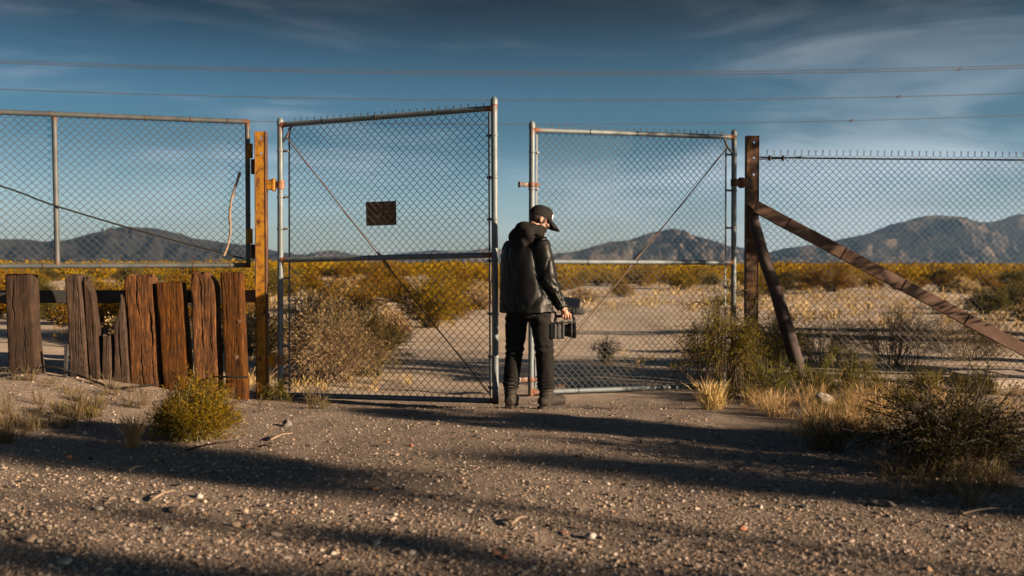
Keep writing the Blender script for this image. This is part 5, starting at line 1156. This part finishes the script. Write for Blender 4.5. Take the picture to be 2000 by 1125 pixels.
# jacket
jk = MB()
eloft(jk, [((-.012, 0, .822), RV, FV, .262, .176), ((-.014, 0, .90), RV, FV, .255, .170), ((-.026, 0, 1.02), RV, FV, .232, .158), ((-.036, 0, 1.15), RV, FV, .216, .149), ((-.040, 0, 1.28), RV, FV, .206, .146), ((-.034, 0, 1.36), RV, FV, .192, .138), ((-.026, 0, 1.42), RV, FV, .158, .118), ((-.008, 0, 1.47), RV, FV, .115, .095), ((.02, 0, 1.52), RV, FV, .080, .078)], 40)
def sleeve(a, b, c, rr): 
    q = curve([a + unit(a - b) * .050 + A3(-.02 if a[0] > 0 else .03, 0, 0), a + A3(-.004 if a[0] > 0 else .012, 0, 0), (a * .55 + b * .45), b, (b * .5 + c * .5), c], 24); r = np.interp(np.linspace(0, 1, len(q)), np.linspace(0, 1, len(rr)), rr); tube(jk, q, r, 22); return q
qR = sleeve(Rs + A3(.0, .01, 0), Re, Rw, [.028, .066, .084, .083, .081, .077, .071, .061, .050]); qL = sleeve(Ls, Le, Lw, [.025, .060, .076, .077, .075, .07, .065, .058, .05])
v, nn, f4, f3 = remesh(jk, .0075, 5, .5)
# creases: rings bunched along the sleeves, long drapes down the back
def along(v, q):
    d = np.linalg.norm(v[:, None, :] - q[None], axis=2); i = d.argmin(1); return i / (len(q) - 1), d.min(1)
tR, dR = along(v, qR); tL, dL = along(v, qL); arm = np.maximum(ss(.115, .085, dR), ss(.11, .085, dL)) * 1.0
tt = np.where(dR < dL, tR, tL); wob = fbm(v * 9, 3, 4); n3 = fbm(v * [16, 16, 5], 3, 8)
fw_ = fbm(v * [7, 7, 9] + 11, 3, 91); fold = np.sin(tt * 44 + 9 * wob + 14 * v[:, 1] + 9 * v[:, 0]) * np.clip(.25 + 1.6 * fw_, 0, 1)
ampA = .003 + .006 * np.exp(-((tt - .52) / .17) ** 2) + .005 * np.exp(-((tt - .93) / .10) ** 2)
drape = fbm(v * [11, 11, 2.0], 3, 15) * .011 + fbm(v * [5, 5, 4.2], 2, 19) * .013
crease = -np.clip(np.abs(fbm(v * [6, 6, 2.6] + 5, 2, 33)) * -6 + 1, 0, 1) * .009
hemz = ss(.95, .83, v[:, 2]); drape = drape * (1 + .6 * hemz)
dsp = arm * (fold * ampA + .006 * n3 + .010 * fbm(v * [10, 10, 6], 2, 95) - .008 * np.clip(1 - 7 * np.abs(fbm(v * [8, 8, 6], 2, 97)), 0, 1)) + (1 - arm) * (drape + crease)
v = v + nn * dsp[:, None]
jo = obj('jacket', remeshed(v + O, f4, f3), M_leather, man, True)
zb_ = MB(); q = curve([(Rw * .98 + Re * .02) + A3(.0, -.052, .02), Rw * .75 + Re * .25 + A3(.002, -.064, .012), Rw * .52 + Re * .48 + A3(.0, -.075, .01)], 12); tube(zb_, q + O, .0035, 6); obj('sleeve_zip', zb_, M_camgrey, jo, True)
# hood lying on the shoulders
hd = MB(); yaw = np.array(Matrix.Rotation(-HD, 3, 'Z'))
ell(hd, A3(-.055, -.075, 1.465), (.138, .054, .082), yaw, 24, 16); ell(hd, A3(-.045, -.06, 1.485), (.124, .048, .066), yaw, 24, 16); ell(hd, A3(-.05, -.075, 1.50), (.12, .062, .058), yaw, 24, 16)
ell(hd, A3(-.075, -.10, 1.41), (.09, .05, .06), yaw, 20, 14)
th = np.linspace(0, 2 * math.pi, 30); q = np.stack([.035 + .098 * np.cos(th), .005 + .085 * np.sin(th), 1.527 + .030 * np.sin(th - .9) * -1 - .022 * np.cos(th)], -1); tube(hd, q, .036, 14, 0, False)
ell(hd, A3(-.035, -.055, 1.545), (.085, .060, .050), yaw, 20, 14)
tube(hd, [A3(-.05, -.08, 1.53), A3(.02, -.10, 1.53), A3(.09, -.075, 1.505), A3(.13, -.03, 1.485)], [.04, .038, .034, .028], 14)
v, nn, f4, f3 = remesh(hd, .007, 16, .5); v = v + nn * (.014 * fbm(v * [9, 9, 7], 3, 44) - .004 * np.clip(1 - 5 * np.abs(fbm(v * [6, 6, 9], 2, 47)), 0, 1))[:, None]
obj('hood', remeshed(v + O, f4, f3), M_hood, man, True)
# jeans
jn = MB(); eloft(jn, [((-.02, 0, .74), RV, FV, .06, .05), ((-.012, 0, .80), RV, FV, .17, .125), ((-.02, 0, .90), RV, FV, .18, .13), ((-.025, 0, 1.0), RV, FV, .17, .12)], 32)
tube(jn, [legR[0], legR[1], legR[2], legR[3], A3(.163, .0, .17)], [.104, .088, .080, .075, .078], 22); tube(jn, [legL[0], legL[1], legL[2], legL[3], A3(-.143, .05, .17)], [.106, .094, .076, .070, .068], 22)
v, nn, f4, f3 = remesh(jn, .0075, 5, .5)
z = v[:, 2]; wob = fbm(v * 10, 3, 61)
b1 = np.exp(-((z - .21) / .05) ** 2) * .009 * np.sin(z * 190 + 4 * wob) + np.exp(-((z - .51) / .07) ** 2) * .006 * np.sin(z * 100 + 7 * wob + 12 * v[:, 0]) + np.exp(-((z - .78) / .07) ** 2) * .006 * np.sin(z * 90 + 26 * v[:, 0] + 3 * wob)
v = v + nn * (b1 + .008 * fbm(v * [13, 13, 5], 3, 63))[:, None]
obj('jeans', remeshed(v + O, f4, f3), M_jean, man, True)
# boots
for lg, fd, sc_ in ((legR, unit(A3(.76, .62, 0)), 1.0), (legL, unit(A3(.16, 1, 0)), .96)):
    a = lg[-1] * [1, 1, 0]; sd = A3(-fd[1], fd[0], 0); bo = MB()
    eloft(bo, [(a + A3(0, 0, .225) - fd * .005, fd, sd, .070 * sc_, .066 * sc_), (a + A3(0, 0, .17), fd, sd, .068 * sc_, .061 * sc_), (a + A3(0, 0, .11) + fd * .004, fd, sd, .072 * sc_, .055 * sc_), (a + A3(0, 0, .03) + fd * .004, fd, sd, .078 * sc_, .05 * sc_)], 24)
    eloft(bo, [(a - fd * .078 + A3(0, 0, .060), sd, UZ, .030, .030), (a - fd * .05 + A3(0, 0, .065), sd, UZ, .044, .045), (a + fd * .03 + A3(0, 0, .072), sd, UZ, .047, .062), (a + fd * .09 + A3(0, 0, .064), sd, UZ, .052, .054), (a + fd * .15 + A3(0, 0, .058), sd, UZ, .055, .047), (a + fd * .185 + A3(0, 0, .054), sd, UZ, .048, .041), (a + fd * .206 + A3(0, 0, .048), sd, UZ, .026, .024)], 24)
    v, nn, f4, f3 = remesh(bo, .006, 4, .5); zz = v[:, 2]; v = v + nn * (.004 * fbm(v * 16, 3, 71) + np.exp(-((zz - .16) / .035) ** 2) * .006 * np.sin(zz * 210 + 3 * fbm(v * 8, 2, 5)))[:, None]
    ob = obj('boot', remeshed(v + O, f4, f3), M_boot, man, True)
    so = MB(); outl = [(-.082, .024), (-.068, .038), (.0, .040), (.06, .043), (.13, .051), (.18, .044), (.204, .022)]
    L_ = [a + fd * x + sd * w for x, w in outl] + [a + fd * x - sd * w for x, w in outl[::-1]]; n = len(L_); L_ = np.array(L_); c0_ = L_.mean(0)
    vv = np.concatenate([L_ + A3(0, 0, .0), L_ + A3(0, 0, .022), [c0_, c0_ + A3(0, 0, .022)]]); q = np.arange(n); k = (q + 1) % n
    so.add(vv + O, np.stack([q, n + q, n + k, k], -1)); b0 = 0
    so.f.append(np.concatenate([np.stack([q, k, np.full(n, 2 * n)], -1), np.stack([n + k, n + q, np.full(n, 2 * n + 1)], -1)])); so.m.append(np.zeros(2 * n, np.int32))
    obj('sole', so, M_boot, ob)

# ------------------------------------------------------------------ the video camera in his hand
C0 = A3(.315, -.060, .0)
vc = thing('video_camera', 'black shoulder-size video camera with microphone and flip-out screen hanging from the hand of the man', 'video camera', O + A3(.30, -.06, .60))
def vb(name, c, s, mt, rot=None, bev=.006, parent=None): m_ = MB(); box(m_, A3(*c) + O, s, rot, bev, seg=2); return obj(name, m_, mt, parent or vc)
def vt(name, pts, r, mt, n=20, parent=None): m_ = MB(); tube(m_, np.array(pts, float) + O, r, n); return obj(name, m_, mt, parent or vc, True)
body_ = vb('body', (.250, -.06, .668), (.125, .115, .130), M_camblack, None, .010)
vb('side_panel', (.268, -.121, .668), (.022, .008, .118), M_camgrey, None, .002); vb('side_panel', (.236, -.120, .668), (.016, .006, .120), M_camgrey, None, .002)
for k in range(4): vt('button', [(.252, -.117, .705 - .024 * k), (.252, -.123, .705 - .024 * k)], .006, M_camgrey, 10)
vt('lens_barrel', [(.31, -.06, .672), (.345, -.06, .672), (.346, -.06, .672), (.372, -.06, .672)], [.052, .054, .060, .060], M_camblack, 28)
vt('lens_hood', [(.372, -.06, .672), (.374, -.06, .672), (.408, -.06, .672), (.410, -.06, .672)], [.058, .066, .071, .071], M_camblack, 28)
vt('lens_ring', [(.370, -.06, .672), (.378, -.06, .672)], [.0675, .0675], M_camgrey, 28); vt('lens_glass', [(.410, -.06, .672), (.412, -.06, .672)], [.058, .05], M_glass, 28)
vt('top_handle', curve([(.235, -.06, .735), (.240, -.06, .780), (.262, -.066, .792), (.33, -.074, .793), (.385, -.070, .793), (.398, -.062, .772), (.392, -.06, .735)], 30), .0125, M_camblack, 12)
vt('mic_holder', [(.352, -.072, .834), (.400, -.072, .834)], [.026, .026], M_camblack, 18); vb('mic_mount', (.376, -.070, .812), (.030, .024, .034), M_camgrey, None, .004); vt('holder_ring', [(.352, -.072, .834), (.359, -.072, .834)], .0285, M_camgrey, 18); vt('holder_ring', [(.392, -.072, .834), (.399, -.072, .834)], .0285, M_camgrey, 18)
vt('microphone', [(.398, -.072, .834), (.403, -.072, .834), (.415, -.072, .834), (.470, -.072, .834), (.490, -.072, .834), (.498, -.072, .834)], [.018, .026, .029, .029, .020, .006], M_foam, 20)
Rm = np.array(Matrix.Rotation(R_(10), 3, 'Y')) @ np.array(Matrix.Rotation(R_(-38), 3, 'X'))
scr = vb('flip_screen', (.375, -.035, .905), (.150, .016, .100), M_camblack, Rm, .004); m_ = MB(); box(m_, A3(.375, -.035, .905) + Rm @ A3(0, -.009, 0) + O, (.132, .002, .082), Rm, 0); obj('display', m_, M_glass, scr)
vt('screen_arm', [(.352, -.055, .80), (.352, -.05, .84), (.360, -.04, .875)], .008, M_camgrey, 10)
vt('viewfinder', [(.205, -.075, .838), (.165, -.075, .842), (.160, -.075, .842), (.125, -.075, .845), (.105, -.075, .846)], [.022, .024, .032, .036, .034], M_camblack, 20); vt('viewfinder_arm', [(.205, -.07, .838), (.235, -.065, .825), (.245, -.063, .79)], .010, M_camblack, 10)
vb('battery', (.178, -.055, .662), (.030, .075, .105), M_camblack, None, .006)
vt('audio_cable', curve([(.40, -.09, .825), (.43, -.10, .795), (.425, -.11, .765), (.37, -.12, .752), (.32, -.122, .765), (.28, -.118, .752)], 30), .0032, M_camgrey, 6)
vt('knob', [(.300, -.118, .750), (.300, -.130, .750)], .009, M_camgrey, 12); vb('top_plate', (.30, -.06, .740), (.17, .07, .012), M_camgrey, None, .003)
